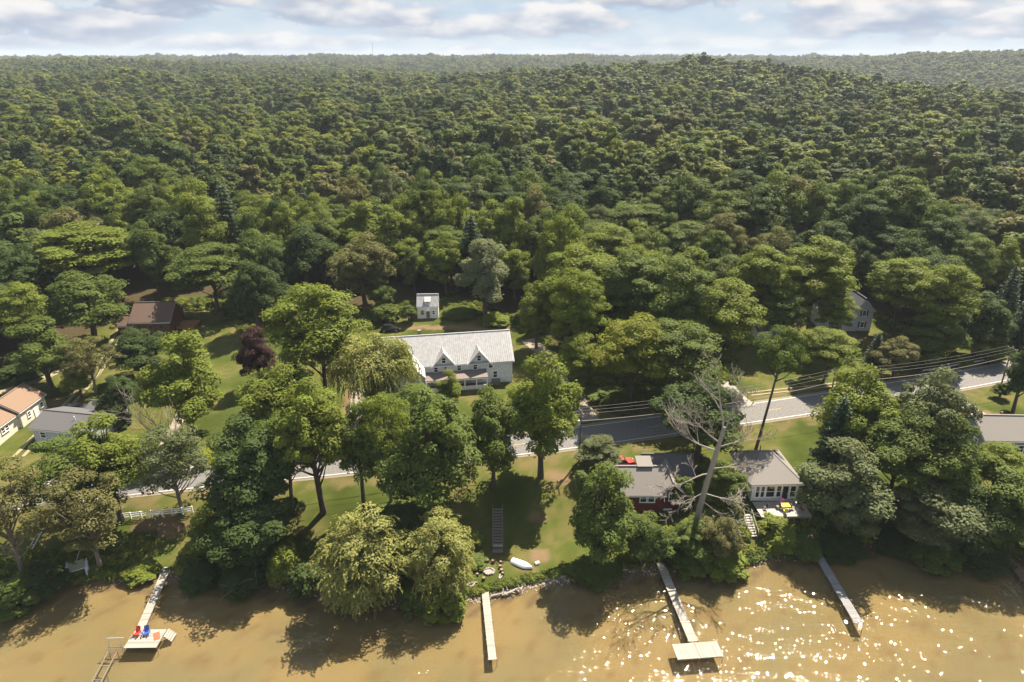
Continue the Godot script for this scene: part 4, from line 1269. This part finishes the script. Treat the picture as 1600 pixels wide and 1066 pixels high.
# ---------------------------------------------------------------- the bare dead tree and the grey dead shrub
func branch(b: MB, at: Vector3, d: Vector3, l: float, r: float, depth: int, g: RandomNumberGenerator, lift := 0.05) -> void:
	var pts := [at]
	var rr := [r]
	var p := at
	var q := d
	var n := 5
	for k in n:
		q = (q + Vector3(g.randf_range(-0.22, 0.22), g.randf_range(-0.16, 0.16) + lift, g.randf_range(-0.22, 0.22))).normalized()
		p += q * l / n
		pts.append(p)
		rr.append(maxf(0.018, r * (1.0 - 0.72 * (k + 1) / n)))
		if depth > 0 and k > 0:
			for z in (2 if g.randf() < 0.3 else 1):
				var s := (q + Vector3(g.randf_range(-1, 1), g.randf_range(-0.3, 0.8), g.randf_range(-1, 1)) * 0.85).normalized()
				branch(b, p, s, l * g.randf_range(0.35, 0.6), rr[-1] * 0.62, depth - 1, g, lift)
	b.tube(pts, rr, 6 if r > 0.08 else 4)

func build_dead() -> void:
	var g := RandomNumberGenerator.new()
	g.seed = 41
	var o := thing("dead_tree", "tall bare grey dead tree between the red house and the hip-roofed house", "tree", gv(26.7, -81.5))
	o.scale = Vector3.ONE * 1.2
	var t := MB.new()
	t.tube([Vector3(0, -1, 0), Vector3(0, 0.4, 0), Vector3(0.2, 4, 0), Vector3(0.7, 8.5, 0.3), Vector3(1.3, 12.5, 0.4), Vector3(1.7, 15, 0.3)], [0.6, 0.42, 0.36, 0.31, 0.26, 0.18], 9)
	part(o, "trunk", t, M.dead_wood)
	var limbs := [[1.6, 14.6, 0.3, -0.15, 1.0, -0.2, 9.0, 0.2], [1.5, 14.0, 0.3, 0.55, 0.9, 0.1, 8.0, 0.18], [1.4, 13.0, 0.4, -0.75, 0.65, 0.2, 8.5, 0.17], [1.2, 12.0, 0.4, -0.95, 0.35, -0.2, 9.0, 0.17], [1.3, 12.4, 0.4, 0.9, 0.5, 0.3, 7.0, 0.15], [0.9, 9.5, 0.3, 0.95, 0.15, 0.3, 6.5, 0.13], [0.8, 8.8, 0.3, -1.0, 0.15, 0.4, 7.5, 0.14], [0.5, 6.0, 0.2, 0.9, 0.0, 0.5, 7.0, 0.13], [0.4, 4.8, 0.1, 0.8, -0.25, 0.6, 6.0, 0.11], [0.5, 6.2, 0.2, -0.9, 0.05, 0.5, 5.5, 0.11], [0.1, 2.4, 0.1, -0.4, 0.15, 0.9, 3.2, 0.1], [0.1, 2.2, 0.1, 0.4, 0.25, 0.9, 3.0, 0.09]]
	for q in limbs:
		var b := MB.new()
		branch(b, Vector3(q[0], q[1], q[2]), Vector3(q[3], q[4], q[5]).normalized(), q[6] * 0.62, q[7] * 0.7, 3, g, 0.06 if q[4] > 0.3 else -0.03)
		part(o, "limb", b, M.dead_wood)
	o = thing("dead_shrub", "leafless grey shrub beside the dark grey shingle roof", "shrub", gv(-59.3, -103.6))
	for k in 12:
		var a := TAU * k / 12 + g.randf()
		var b := MB.new()
		branch(b, Vector3(cos(a) * 0.4, -0.2, sin(a) * 0.4), Vector3(cos(a) * 0.75, 1.0, sin(a) * 0.75).normalized(), g.randf_range(7.5, 10.5), 0.11, 2, g, 0.02)
		part(o, "limb", b, M.dead_wood)
	# fallen pale branch in front of the big dark tree, at the water
	o = thing("fallen_branch", "pale fallen branch hanging at the water below the big dark tree", "branch", gv(-34.0, -73.6))
	for k in 3:
		var b := MB.new()
		branch(b, Vector3(0.2 * k, 0.1, 0), Vector3(-0.7 + 0.5 * k, 0.9, 0.5).normalized(), 4.6 - k, 0.13, 1, g, -0.12)
		part(o, "limb", b, M.dead_wood)

# ---------------------------------------------------------------- setting
func axis(lo: float, a: float, b: float, hi: float, step: float, grow := 1.13) -> PackedFloat32Array:
	var out := PackedFloat32Array()
	var x := a
	while x < b:
		out.append(x)
		x += step
	var s := step
	while x < hi:
		out.append(x)
		s *= grow
		x += s
	out.append(hi)
	s = step
	x = a
	while x > lo:
		s *= grow
		x -= s
		out.insert(0, maxf(x, lo))
	return out

const BARE := [[-5.4, -76.6, 2.0, 1.1], [3.9, -78.4, 1.9, 1.5], [7.5, -93.2, 3.0, 1.6], [3.5, -85.5, 1.5, 1.0], [2.2, -75.4, 1.6, 0.7], [17.5, -79.0, 2.5, 2.2], [-52.0, -83.2, 4.5, 1.6], [-88.5, -117.5, 3.2, 1.8], [-14, -149.6, 17, 1.4], [9.0, -133, 3.2, 4.0], [-30.5, -117.5, 2.4, 8.0], [80.0, -148.5, 3.0, 2.0], [88, -113, 4, 2]]

func ground_color(x: float, z: float, h: float) -> Color:
	var u := tab(SHORE, x) - z
	var n1 := noise.get_noise_2d(x * 4.0, z * 4.0)
	var n2 := noise.get_noise_2d(x * 0.9 + 300.0, z * 0.9)
	var n3 := noise.get_noise_2d(x * 14.0, z * 14.0 + 90.0)
	if u < 0.25 + n1 * 0.3:
		var sand := Color(0.339, 0.247, 0.107)
		sand = sand.lerp(Color(0.269, 0.218, 0.103), clampf(0.5 + n2 * 1.4, 0.0, 1.0))
		sand = sand.lerp(Color(0.217, 0.136, 0.064), clampf(n1 * 1.5 - 0.25, 0.0, 0.7))
		if u > -2.6 + n1 * 2.0: sand = sand.lerp(Color(0.189, 0.130, 0.082), clampf(0.55 + n3 * 1.6, 0.0, 0.9))
		return sand
	var woods := tab(WOODS, x)
	var dry := clampf(0.2 + n2 * 1.0 + n1 * 0.8 + n3 * 0.6, 0.0, 1.0)
	var lawn := Color(0.122, 0.158, 0.032).lerp(Color(0.235, 0.205, 0.075), dry)
	lawn = lawn.lerp(Color(0.066, 0.092, 0.019), clampf(-n2 * 1.5 + n3 * 0.4, 0.0, 0.7))
	for b in BARE:
		var e := pow((x - b[0]) / b[2], 2.0) + pow((z - b[1]) / b[3], 2.0) + n1 * 0.8 + n3 * 0.3
		if e < 1.0: lawn = lawn.lerp(Color(0.349, 0.236, 0.144), clampf((1.0 - e) * 2.2, 0.0, 0.85))
	if u < 1.4 + n1: lawn = lawn.lerp(Color(0.087, 0.113, 0.018), 0.6)
	if absf(z - tab(ROAD, x)) < 7.0: lawn = lawn.lerp(Color(0.262, 0.205, 0.096), clampf(0.45 + n1, 0.0, 0.8))
	var f := clampf((woods - z + n1 * 5.0) / 5.0, 0.0, 1.0)
	return lawn.lerp(Color(0.115, 0.092, 0.050), f)

func build_ground() -> void:
	var xs := axis(-4600.0, -104.0, 126.0, 4600.0, 0.85)
	var zs := axis(-5600.0, -166.0, -56.0, 90.0, 0.85)
	var b := MB.new()
	var w := xs.size()
	for z in zs:
		for x in xs:
			var h := gy(x, z)
			var c := ground_color(x, z, h)
			var bump := 0.0
			if h > 0.5 and absf(z - tab(ROAD, x)) > 5.0: bump = noise.get_noise_2d(x * 5.0, z * 5.0) * 0.10
			b.v.append(Vector3(x, h + bump, z))
			b.c.append(c)
	for j in zs.size() - 1:
		for k in w - 1:
			var q := j * w + k
			b.i.append(q); b.i.append(q + 1); b.i.append(q + w)
			b.i.append(q + 1); b.i.append(q + w + 1); b.i.append(q + w)
	# smooth normals
	var nn := PackedVector3Array()
	nn.resize(b.v.size())
	for j in zs.size():
		for k in w:
			var l := b.v[j * w + maxi(k - 1, 0)]
			var r := b.v[j * w + mini(k + 1, w - 1)]
			var d := b.v[maxi(j - 1, 0) * w + k]
			var e := b.v[mini(j + 1, zs.size() - 1) * w + k]
			nn[j * w + k] = (e - d).cross(r - l).normalized()
	b.n = nn
	var m := mat(1, 1, 1, 0.95, noise_tex(0.05, 0.35, 1.0, 21, 1024, 5), 0.2)
	m.albedo_color = Color(1, 1, 1)
	m.vertex_color_use_as_albedo = true
	m.metallic_specular = 0.15
	var nt := NoiseTexture2D.new()
	var nf := FastNoiseLite.new()
	nf.seed = 51
	nf.frequency = 0.045
	nf.fractal_octaves = 4
	nt.width = 1024
	nt.height = 1024
	nt.seamless = true
	nt.as_normal_map = true
	nt.bump_strength = 7.0
	nt.noise = nf
	m.normal_enabled = true
	m.normal_texture = nt
	m.normal_scale = 0.8
	structure("ground", b, m)

func build_water() -> void:
	var xs := axis(-900.0, -84.0, 90.0, 900.0, 0.12, 1.3)
	var zs := axis(-100.0, -84.0, -52.0, 500.0, 0.12, 1.3)
	var waves := []
	var g := RandomNumberGenerator.new()
	g.seed = 5
	for k in 20:
		var lam := 0.44 * pow(1.2, k * 0.62)
		var a := deg_to_rad(64.0) + g.randfn(0.0, 0.75)
		var kk := TAU / lam
		waves.append([cos(a) * kk, sin(a) * kk, g.randf() * TAU, 0.048 / kk * (1.0 if k < 9 else 0.75), kk])
	var w := xs.size()
	var b := MB.new()
	for z in zs:
		for x in xs:
			var fade := clampf((x + 90.0) / 6.0, 0.0, 1.0) * clampf((96.0 - x) / 6.0, 0.0, 1.0) * clampf((-46.0 - z) / 6.0, 0.0, 1.0)
			var y := 0.0
			var dx := 0.0
			var dz := 0.0
			if fade > 0.0:
				fade *= 0.55 + 1.1 * clampf(0.5 + noise2.get_noise_2d(x * 6.0, z * 14.0) * 1.3, 0.0, 1.0)
				# calmer in the lee of the bank
				fade *= clampf((tab(SHORE, x) - z) * -0.09 + 0.25, 0.25, 1.0)
				for q in waves:
					var ph: float = q[0] * x + q[1] * z + q[2]
					y += q[3] * sin(ph)
					var c: float = q[3] * cos(ph)
					dx += c * q[0]
					dz += c * q[1]
			b.v.append(Vector3(x, y * fade, z))
			b.n.append(Vector3(-dx * fade, 1.0, -dz * fade).normalized())
			b.c.append(Color.WHITE)
	for j in zs.size() - 1:
		for k in w - 1:
			var q := j * w + k
			b.i.append(q); b.i.append(q + 1); b.i.append(q + w)
			b.i.append(q + 1); b.i.append(q + w + 1); b.i.append(q + w)
	var m := StandardMaterial3D.new()
	m.transparency = BaseMaterial3D.TRANSPARENCY_ALPHA
	m.albedo_color = Color(0.55, 0.45, 0.2, 0.03)
	m.roughness = 0.033
	m.metallic_specular = 0.32
	structure("lake_water", b, m)

# A sheet laid over the ground along a line of [x, z] points.
func strip(called: String, pts: Array, half: float, up: float, m: Material, parent: Node = null, offset := 0.0, step := 0.7) -> MeshInstance3D:
	var b := MB.new()
	var row := []
	for k in pts.size() - 1:
		var a := Vector2(pts[k][0], pts[k][1])
		var e := Vector2(pts[k + 1][0], pts[k + 1][1])
		var n := maxi(1, int(a.distance_to(e) / step))
		for j in n + (1 if k == pts.size() - 2 else 0):
			row.append(a.lerp(e, float(j) / n))
	var cols := maxi(2, int(half * 2.0 / step) + 1)
	for j in row.size():
		var d: Vector2 = (row[mini(j + 1, row.size() - 1)] - row[maxi(j - 1, 0)]).normalized()
		var s := Vector2(-d.y, d.x)
		for c in cols:
			var p: Vector2 = row[j] + s * (offset + lerpf(-half, half, c / float(cols - 1)))
			b.v.append(gv(p.x, p.y, up))
			b.c.append(Color.WHITE)
	for j in row.size() - 1:
		for c in cols - 1:
			var q := j * cols + c
			b.i.append(q); b.i.append(q + 1); b.i.append(q + cols)
			b.i.append(q + 1); b.i.append(q + cols + 1); b.i.append(q + cols)
	if parent: return part(parent, called, b, m)
	return structure(called, b, m)

func build_roads() -> void:
	var line := []
	var x := -170.0
	while x <= 190.0:
		line.append([x, road_z(x)])
		x += 3.0
	strip("road_shoulder", line, 4.1, 0.03, M.shoulder, null, 0.0, 1.2)
	var road := strip("road", line, 3.55, 0.06, M.asphalt, null, 0.0, 1.2)
	for s in [-3.2, 3.2]: strip("edge_line", line, 0.09, 0.068, M.line_white, road, s, 1.2)
	x = -168.0
	while x < 188.0:
		strip("centre_dash", [[x, road_z(x)], [x + 3.0, road_z(x + 3.0)]], 0.07, 0.068, M.line_yellow, road, 0.0, 1.5)
		x += 12.0
	strip("gravel_drive", [[14.6, -110.0], [12.6, -118.0], [10.0, -125.0], [8.6, -131.0], [7.0, -138.0], [3.5, -144.0]], 1.7, 0.07, M.gravel)
	strip("concrete_drive", [[45.3, -116.0], [44.3, -120.0], [43.0, -129.5], [42.0, -138.0]], 1.35, 0.07, M.drive)
	strip("gravel_drive", [[86.6, -121.5], [87.3, -112.0], [88.6, -107.0]], 1.6, 0.07, M.drive)
	strip("gravel_drive", [[-30.0, -100.5], [-29.0, -111.0], [-30.4, -122.0], [-30.5, -138.0]], 1.3, 0.07, M.gravel)
	for s in [-0.75, 0.75]: strip("two_track", [[-92.3, -151.5], [-90.3, -143.5], [-88.2, -136.0], [-86.5, -128.0], [-85.5, -118.0], [-84.0, -100.0]], 0.33, 0.07, M.track, null, s)
	strip("woodland_path", [[-112.0, -110.0], [-101.0, -121.0], [-96.0, -127.0], [-93.0, -133.0]], 0.9, 0.07, M.track)
	strip("gravel_drive", [[-60.0, -98.5], [-61.5, -110.0], [-63.0, -117.0], [-61.5, -125.0]], 1.0, 0.07, M.gravel)
	for s in [-0.6, 0.6]: strip("lawn_track", [[47.0, -121.0], [58.0, -123.5], [68.0, -125.8]], 0.22, 0.07, M.track, null, s)

func sky_texture() -> ImageTexture:
	var w := 4096
	var h := 2048
	var im := Image.create(w, h, false, Image.FORMAT_RGB8)
	var fine := FastNoiseLite.new()
	fine.seed = 77
	fine.frequency = 1.0
	fine.fractal_octaves = 5
	# azimuth (deg, right positive), elevation (deg), half sizes, weight
	var puffs := [[-31.0, 2.4, 9.0, 1.5, 0.95], [-25.0, 4.2, 7.5, 1.8, 1.0], [-14.5, 3.7, 4.6, 1.7, 1.0], [-9.0, 3.2, 6.0, 1.2, 0.8], [-37.0, 1.2, 8.0, 1.0, 0.75], [-4.0, 2.4, 8.0, 1.0, 0.75], [3.5, 2.9, 6.0, 1.3, 0.95], [-3.8, 0.7, 2.4, 0.6, 0.8], [10.5, 4.3, 7.0, 1.1, 0.85], [26.0, 3.2, 8.0, 1.9, 1.0], [35.5, 2.3, 7.0, 1.1, 0.9], [17.0, 5.4, 8.0, 1.0, 0.7], [-19.0, 1.3, 10.0, 0.9, 0.65], [41.0, 4.6, 7.0, 1.2, 0.8], [14.0, 1.0, 12.0, 0.7, 0.5], [-33.0, 5.6, 5.0, 0.6, 0.5]]
	for y in h / 2:
		var el := 90.0 - (y + 0.5) * 180.0 / h
		var near := el < 13.0
		var st := 1 if near else 16
		if not near and y % 16 != 0: continue
		for x in range(0, w, st):
			var az := wrapf((x + 0.5) / w * 360.0, -180.0, 180.0)
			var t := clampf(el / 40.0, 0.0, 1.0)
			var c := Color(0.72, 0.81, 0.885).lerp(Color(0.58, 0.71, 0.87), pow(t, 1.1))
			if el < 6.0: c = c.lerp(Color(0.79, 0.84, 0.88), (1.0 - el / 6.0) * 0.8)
			# direction coordinates keep the pattern seamless around the horizon
			var ca := cos(deg_to_rad(az))
			var sa := sin(deg_to_rad(az))
			var ky := el * (0.36 if near else 0.12)
			var n := fine.get_noise_3d(sa * 9.0, ky, ca * 9.0)
			var n2 := fine.get_noise_3d(sa * 11.0 + 40.0, ky * 1.7, ca * 11.0)
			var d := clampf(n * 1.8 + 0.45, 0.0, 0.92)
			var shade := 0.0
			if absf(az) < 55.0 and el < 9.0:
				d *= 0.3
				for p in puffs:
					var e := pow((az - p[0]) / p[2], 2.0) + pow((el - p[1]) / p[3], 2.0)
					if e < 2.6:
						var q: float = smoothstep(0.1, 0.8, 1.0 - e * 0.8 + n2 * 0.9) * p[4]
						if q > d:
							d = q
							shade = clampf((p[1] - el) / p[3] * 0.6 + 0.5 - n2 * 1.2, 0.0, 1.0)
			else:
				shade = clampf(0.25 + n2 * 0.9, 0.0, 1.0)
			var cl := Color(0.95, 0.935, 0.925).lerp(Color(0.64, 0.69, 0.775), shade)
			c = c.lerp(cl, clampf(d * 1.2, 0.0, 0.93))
			if near: im.set_pixel(x, y, c)
			else: im.fill_rect(Rect2i(x, y, 16, 16), c)
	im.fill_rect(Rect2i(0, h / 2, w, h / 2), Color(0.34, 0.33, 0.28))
	return ImageTexture.create_from_image(im)

# ---------------------------------------------------------------- woods
const ORDINALS := ["first", "second", "third", "fourth", "fifth", "sixth", "seventh", "eighth", "ninth", "tenth", "eleventh", "twelfth", "thirteenth", "fourteenth", "fifteenth", "sixteenth", "seventeenth", "eighteenth", "nineteenth", "twentieth", "twenty-first", "twenty-second", "twenty-third", "twenty-fourth", "twenty-fifth"]
const TONES := ["dark", "mid", "mid", "bright", "olive", "grey", "mid", "dark"]
const TINTS := [Color(0.070, 0.098, 0.029), Color(0.105, 0.140, 0.033), Color(0.113, 0.144, 0.035), Color(0.168, 0.190, 0.036), Color(0.146, 0.142, 0.054), Color(0.126, 0.148, 0.067), Color(0.094, 0.126, 0.030), Color(0.062, 0.092, 0.029)]

func clear_of(x: float, z: float, r: float) -> bool:
	for t in TREES:
		if Vector2(t[2] - x, t[3] - z).length() < (t[5] + r) * 0.62: return false
	return true

func build_woods() -> void:
	var g := RandomNumberGenerator.new()
	g.seed = 11
	var near := []
	var mid := []
	var far := []
	var z := -108.0
	var sp := 8.4
	while z > -4300.0:
		var d := -z
		sp = 9.2 if d < 230 else (10.0 if d < 560 else (11.5 if d < 1400 else 14.5))
		var half := d * 0.80 + 28.0
		var x := -half
		while x < half:
			var px := x + g.randf_range(-0.42, 0.42) * sp
			var pz := z + g.randf_range(-0.42, 0.42) * sp
			x += sp
			if pz > tab(WOODS, px) - 3.0: continue
			if absf(pz - tab(ROAD, px)) < 12.0: continue
			var patch := noise2.get_noise_2d(px * 1.6, pz * 1.6)
			var r := g.randf_range(4.8, 8.6) * (1.0 + 0.25 * patch)
			var h := g.randf_range(14.0, 25.0) + patch * 9.0
			if d > 300: r *= 1.12
			if d > 560: r *= 1.18
			if d > 1400: r *= 1.3
			if d < 255 and not clear_of(px, pz, r): continue
			var e := [px, pz, h, r, patch, g.randi()]
			if near.size() < 205 and d < 255 and absf(px) < d * 0.72 + 6.0: near.append(e)
			elif d < 560: mid.append(e)
			else: far.append(e)
		z -= sp
	var plan := {}
	for e in near:
		var k: int = (e[5] % 997)
		var right: bool = e[0] > 8.0
		var kind := "feather" if (right and k % 5 < 2) or k % 7 == 0 else ("pine" if k % 29 == 3 else "broad")
		var tone := tone_at(e)
		if kind == "pine": tone = "pine"
		var side := "left of the inn" if e[0] < -45.0 else ("right of the grove" if e[0] > 50.0 else "behind the inn")
		var depth := "front rows" if e[1] > -178.0 else "deeper rows"
		var look: String = {"broad": "rounded", "feather": "feathery", "pine": "pointed"}[kind]
		var label := "%s %s tree, %s of woods %s" % [look, {"dark": "dark green", "mid": "green", "bright": "light green", "olive": "olive", "grey": "grey-green", "pine": "dark conifer"}[tone], depth, side]
		if not plan.has(label): plan[label] = []
		plan[label].append([e[0] / -e[1], kind, k, e, tone])
	for label in plan:
		var row: Array = plan[label]
		row.sort_custom(func(p, q): return p[0] < q[0])
		for j in row.size():
			var q: Array = row[j]
			var e: Array = q[3]
			var place := "" if row.size() == 1 else ", %s from left" % ORDINALS[mini(j, ORDINALS.size() - 1)]
			tree(q[1], q[2], e[0], e[1], e[2], e[3], q[4], label + place, "trees of the woods: " + label)
	var wood := Node3D.new()
	wood.name = "forest"
	wood.set_meta("kind", "stuff")
	wood.set_meta("label", "dense green forest covering the hills up to the horizon")
	wood.set_meta("category", "forest")
	add_child(wood)
	for lod in 2:
		var list: Array = mid if lod == 0 else far
		var shapes := []
		for s in 5:
			var kind: String = ["broad", "broad", "feather", "broad", "pine"][s]
			shapes.append(make_tree(kind, 900 + lod * 50 + s * 7, 0.5 if lod == 0 else 0.16, 0.46 if lod == 0 else 0.9, false)[0])
		var bins := [[], [], [], [], []]
		for e in list:
			var k: int = e[5] % 100
			bins[4 if k < 4 else (2 if k < 15 else (0 if k < 46 else (1 if k < 76 else 3)))].append(e)
		for s in 5:
			var mm := MultiMesh.new()
			mm.transform_format = MultiMesh.TRANSFORM_3D
			mm.use_colors = true
			mm.mesh = shapes[s]
			mm.instance_count = bins[s].size()
			for j in bins[s].size():
				var e: Array = bins[s][j]
				var bs := Basis(Vector3.UP, float(e[5] % 628) / 100.0) * Basis.from_scale(Vector3(e[3] / 6.0, e[2] / 20.0, e[3] / 6.0))
				mm.set_instance_transform(j, Transform3D(bs, gv(e[0], e[1], -0.5)))
				var c: Color = TINTS[tone_index(e)]
				if s == 4: c = Color(0.034, 0.054, 0.028)
				var v := 0.86 + float(e[5] % 53) / 53.0 * 0.3
				mm.set_instance_color(j, Color(c.r * v, c.g * v, c.b * v))
			var mi := MultiMeshInstance3D.new()
			mi.name = "forest_canopy"
			mi.multimesh = mm
			mi.material_override = M.leaf_forest
			wood.add_child(mi, true)

func tone_index(e: Array) -> int:
	var p: float = noise2.get_noise_2d(e[0] * 0.55 + 900.0, e[1] * 0.55)
	var k: int = e[5] % 8
	if p > 0.1 and k > 2: return 3 if k > 3 else 2
	if p < -0.16 and k > 3: return 7
	return k

func tone_at(e: Array) -> String:
	return TONES[tone_index(e)]

func build_undergrowth() -> void:
	# low green growth along the water's edge: nobody could count it
	var g := RandomNumberGenerator.new()
	g.seed = 23
	var L := Leaves.new()
	L.g = g
	for k in 3: L.clump(Vector3(g.randf_range(-0.2, 0.2), 0.05, g.randf_range(-0.2, 0.2)), 0.38, 0.9, 26, 0.13, 0.0, 0.5)
	var mm := MultiMesh.new()
	mm.transform_format = MultiMesh.TRANSFORM_3D
	mm.use_colors = true
	mm.mesh = L.mesh()
	var list := []
	while list.size() < 5200:
		var x := g.randf_range(-82.0, 90.0)
		var zs := tab(SHORE, x)
		var open := x > -7.0 and x < 15.0
		var u := g.randf_range(0.15, 1.0 if open else 7.5)
		if x > 28.0 and not open: u = g.randf_range(0.2, 10.0)
		if x > -53.0 and x < -46.5: continue
		if x > 15.5 and x < 24.0 and g.randf() < 0.7: continue
		if x > 34.4 and x < 36.2 and u > 1.5: continue
		if x > 36.0 and x < 45.5 and u > 4.5: continue
		list.append([x, zs - u])
	while list.size() < 7000:
		var x := g.randf_range(-95.0, 100.0)
		var z := tab(WOODS, x) + g.randf_range(-1.0, 6.0)
		list.append([x, z])
	mm.instance_count = list.size()
	for j in list.size():
		var q: Array = list[j]
		var s := g.randf_range(0.7, 1.9) * (0.55 if q[0] > -8.0 and q[0] < 15.0 else 1.0)
		mm.set_instance_transform(j, Transform3D(Basis(Vector3.UP, g.randf() * TAU) * Basis.from_scale(Vector3(s, s * g.randf_range(0.7, 1.4), s)), gv(q[0], q[1], -0.02)))
		var c: Color = TINTS[[1, 3, 6, 3, 2][g.randi() % 5]]
		mm.set_instance_color(j, c * g.randf_range(0.85, 1.25))
	var mi := MultiMeshInstance3D.new()
	mi.name = "bank_growth"
	mi.multimesh = mm
	mi.material_override = M.leaf_forest
	mi.set_meta("kind", "stuff")
	mi.set_meta("label", "low leafy growth along the bank and the woods edge")
	mi.set_meta("category", "undergrowth")
	add_child(mi)

func build_pebbles() -> void:
	var g := RandomNumberGenerator.new()
	g.seed = 61
	var b := MB.new()
	rock(b, Vector3.ZERO, Vector3(0.5, 0.32, 0.42), g)
	var mm := MultiMesh.new()
	mm.transform_format = MultiMesh.TRANSFORM_3D
	mm.use_colors = true
	mm.mesh = b.mesh()
	mm.instance_count = 2600
	for j in mm.instance_count:
		var x := g.randf_range(-8.0, 16.0) if j % 2 else g.randf_range(-56.0, 75.0)
		var z := tab(SHORE, x) + g.randfn(0.25, 0.4)
		var s := g.randf_range(0.08, 0.3) * (1.0 if j % 9 else 1.8)
		mm.set_instance_transform(j, Transform3D(Basis(Vector3.UP, g.randf() * TAU) * Basis.from_scale(Vector3(s, s, s)), gv(x, z, 0.02)))
		var v := g.randf_range(0.12, 0.42)
		mm.set_instance_color(j, Color(v, v * 0.86, v * 0.72))
	var mi := MultiMeshInstance3D.new()
	mi.name = "pebbles"
	mi.multimesh = mm
	var pm := mat(1, 1, 1, 0.9)
	pm.vertex_color_use_as_albedo = true
	mi.material_override = pm
	mi.set_meta("kind", "stuff")
	mi.set_meta("label", "scattered shore pebbles along the water's edge")
	mi.set_meta("category", "pebbles")
	add_child(mi)

func _ready() -> void:
	rng.seed = 7
	noise.seed = 4
	noise.frequency = 0.06
	noise.fractal_octaves = 3
	noise2.seed = 9
	noise2.frequency = 0.012
	noise2.fractal_octaves = 3
	var cam := Camera3D.new()
	cam.name = "camera"
	cam.position = Vector3(0, 66, 0)
	cam.rotation.x = deg_to_rad(-22.3)
	cam.fov = 53.08
	cam.near = 0.5
	cam.far = 9000.0
	add_child(cam)
	cam.current = true
	var env := Environment.new()
	env.background_mode = Environment.BG_SKY
	var sky := Sky.new()
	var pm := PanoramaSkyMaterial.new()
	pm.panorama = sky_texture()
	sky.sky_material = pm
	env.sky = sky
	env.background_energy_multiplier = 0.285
	env.tonemap_mode = Environment.TONE_MAPPER_LINEAR
	env.tonemap_exposure = 3.75
	env.sdfgi_enabled = true
	env.ssao_enabled = true
	env.ssil_enabled = true
	env.fog_enabled = true
	env.fog_density = 0.00009
	env.fog_light_color = Color(0.83, 0.87, 0.93)
	var we := WorldEnvironment.new()
	we.name = "world_environment"
	we.environment = env
	add_child(we)
	var sun := DirectionalLight3D.new()
	sun.name = "sun"
	sun.light_energy = 1.42
	sun.light_angular_distance = 0.5
	sun.light_color = Color(1.0, 0.948, 0.86)
	sun.shadow_enabled = true
	var az := deg_to_rad(33.0)
	var el := deg_to_rad(56.0)
	var to := Vector3(sin(az) * cos(el), sin(el), -cos(az) * cos(el))
	sun.look_at_from_position(to * 100.0, Vector3.ZERO)
	add_child(sun)

	make_materials()
	build_ground()
	build_water()
	build_roads()
	build_houses()
	make_protos()
	for k in TREES.size():
		var t: Array = TREES[k]
		var o := tree(t[0], k * 3 + 1, t[2], t[3], t[4], t[5], t[1], t[6], "", "pale_bark" if t[0] == "sparse" else "bark")
		if t[6].contains("leaning trunk"): o.rotation = Vector3(deg_to_rad(-7.0), 0, deg_to_rad(-9.0))
	for k in BUSHES.size():
		var t: Array = BUSHES[k]
		tree("bush", k, t[0], t[1], t[2], t[3], t[4], t[5])
	build_woods()
	build_undergrowth()
	build_pebbles()
	build_shore()
	build_dead()
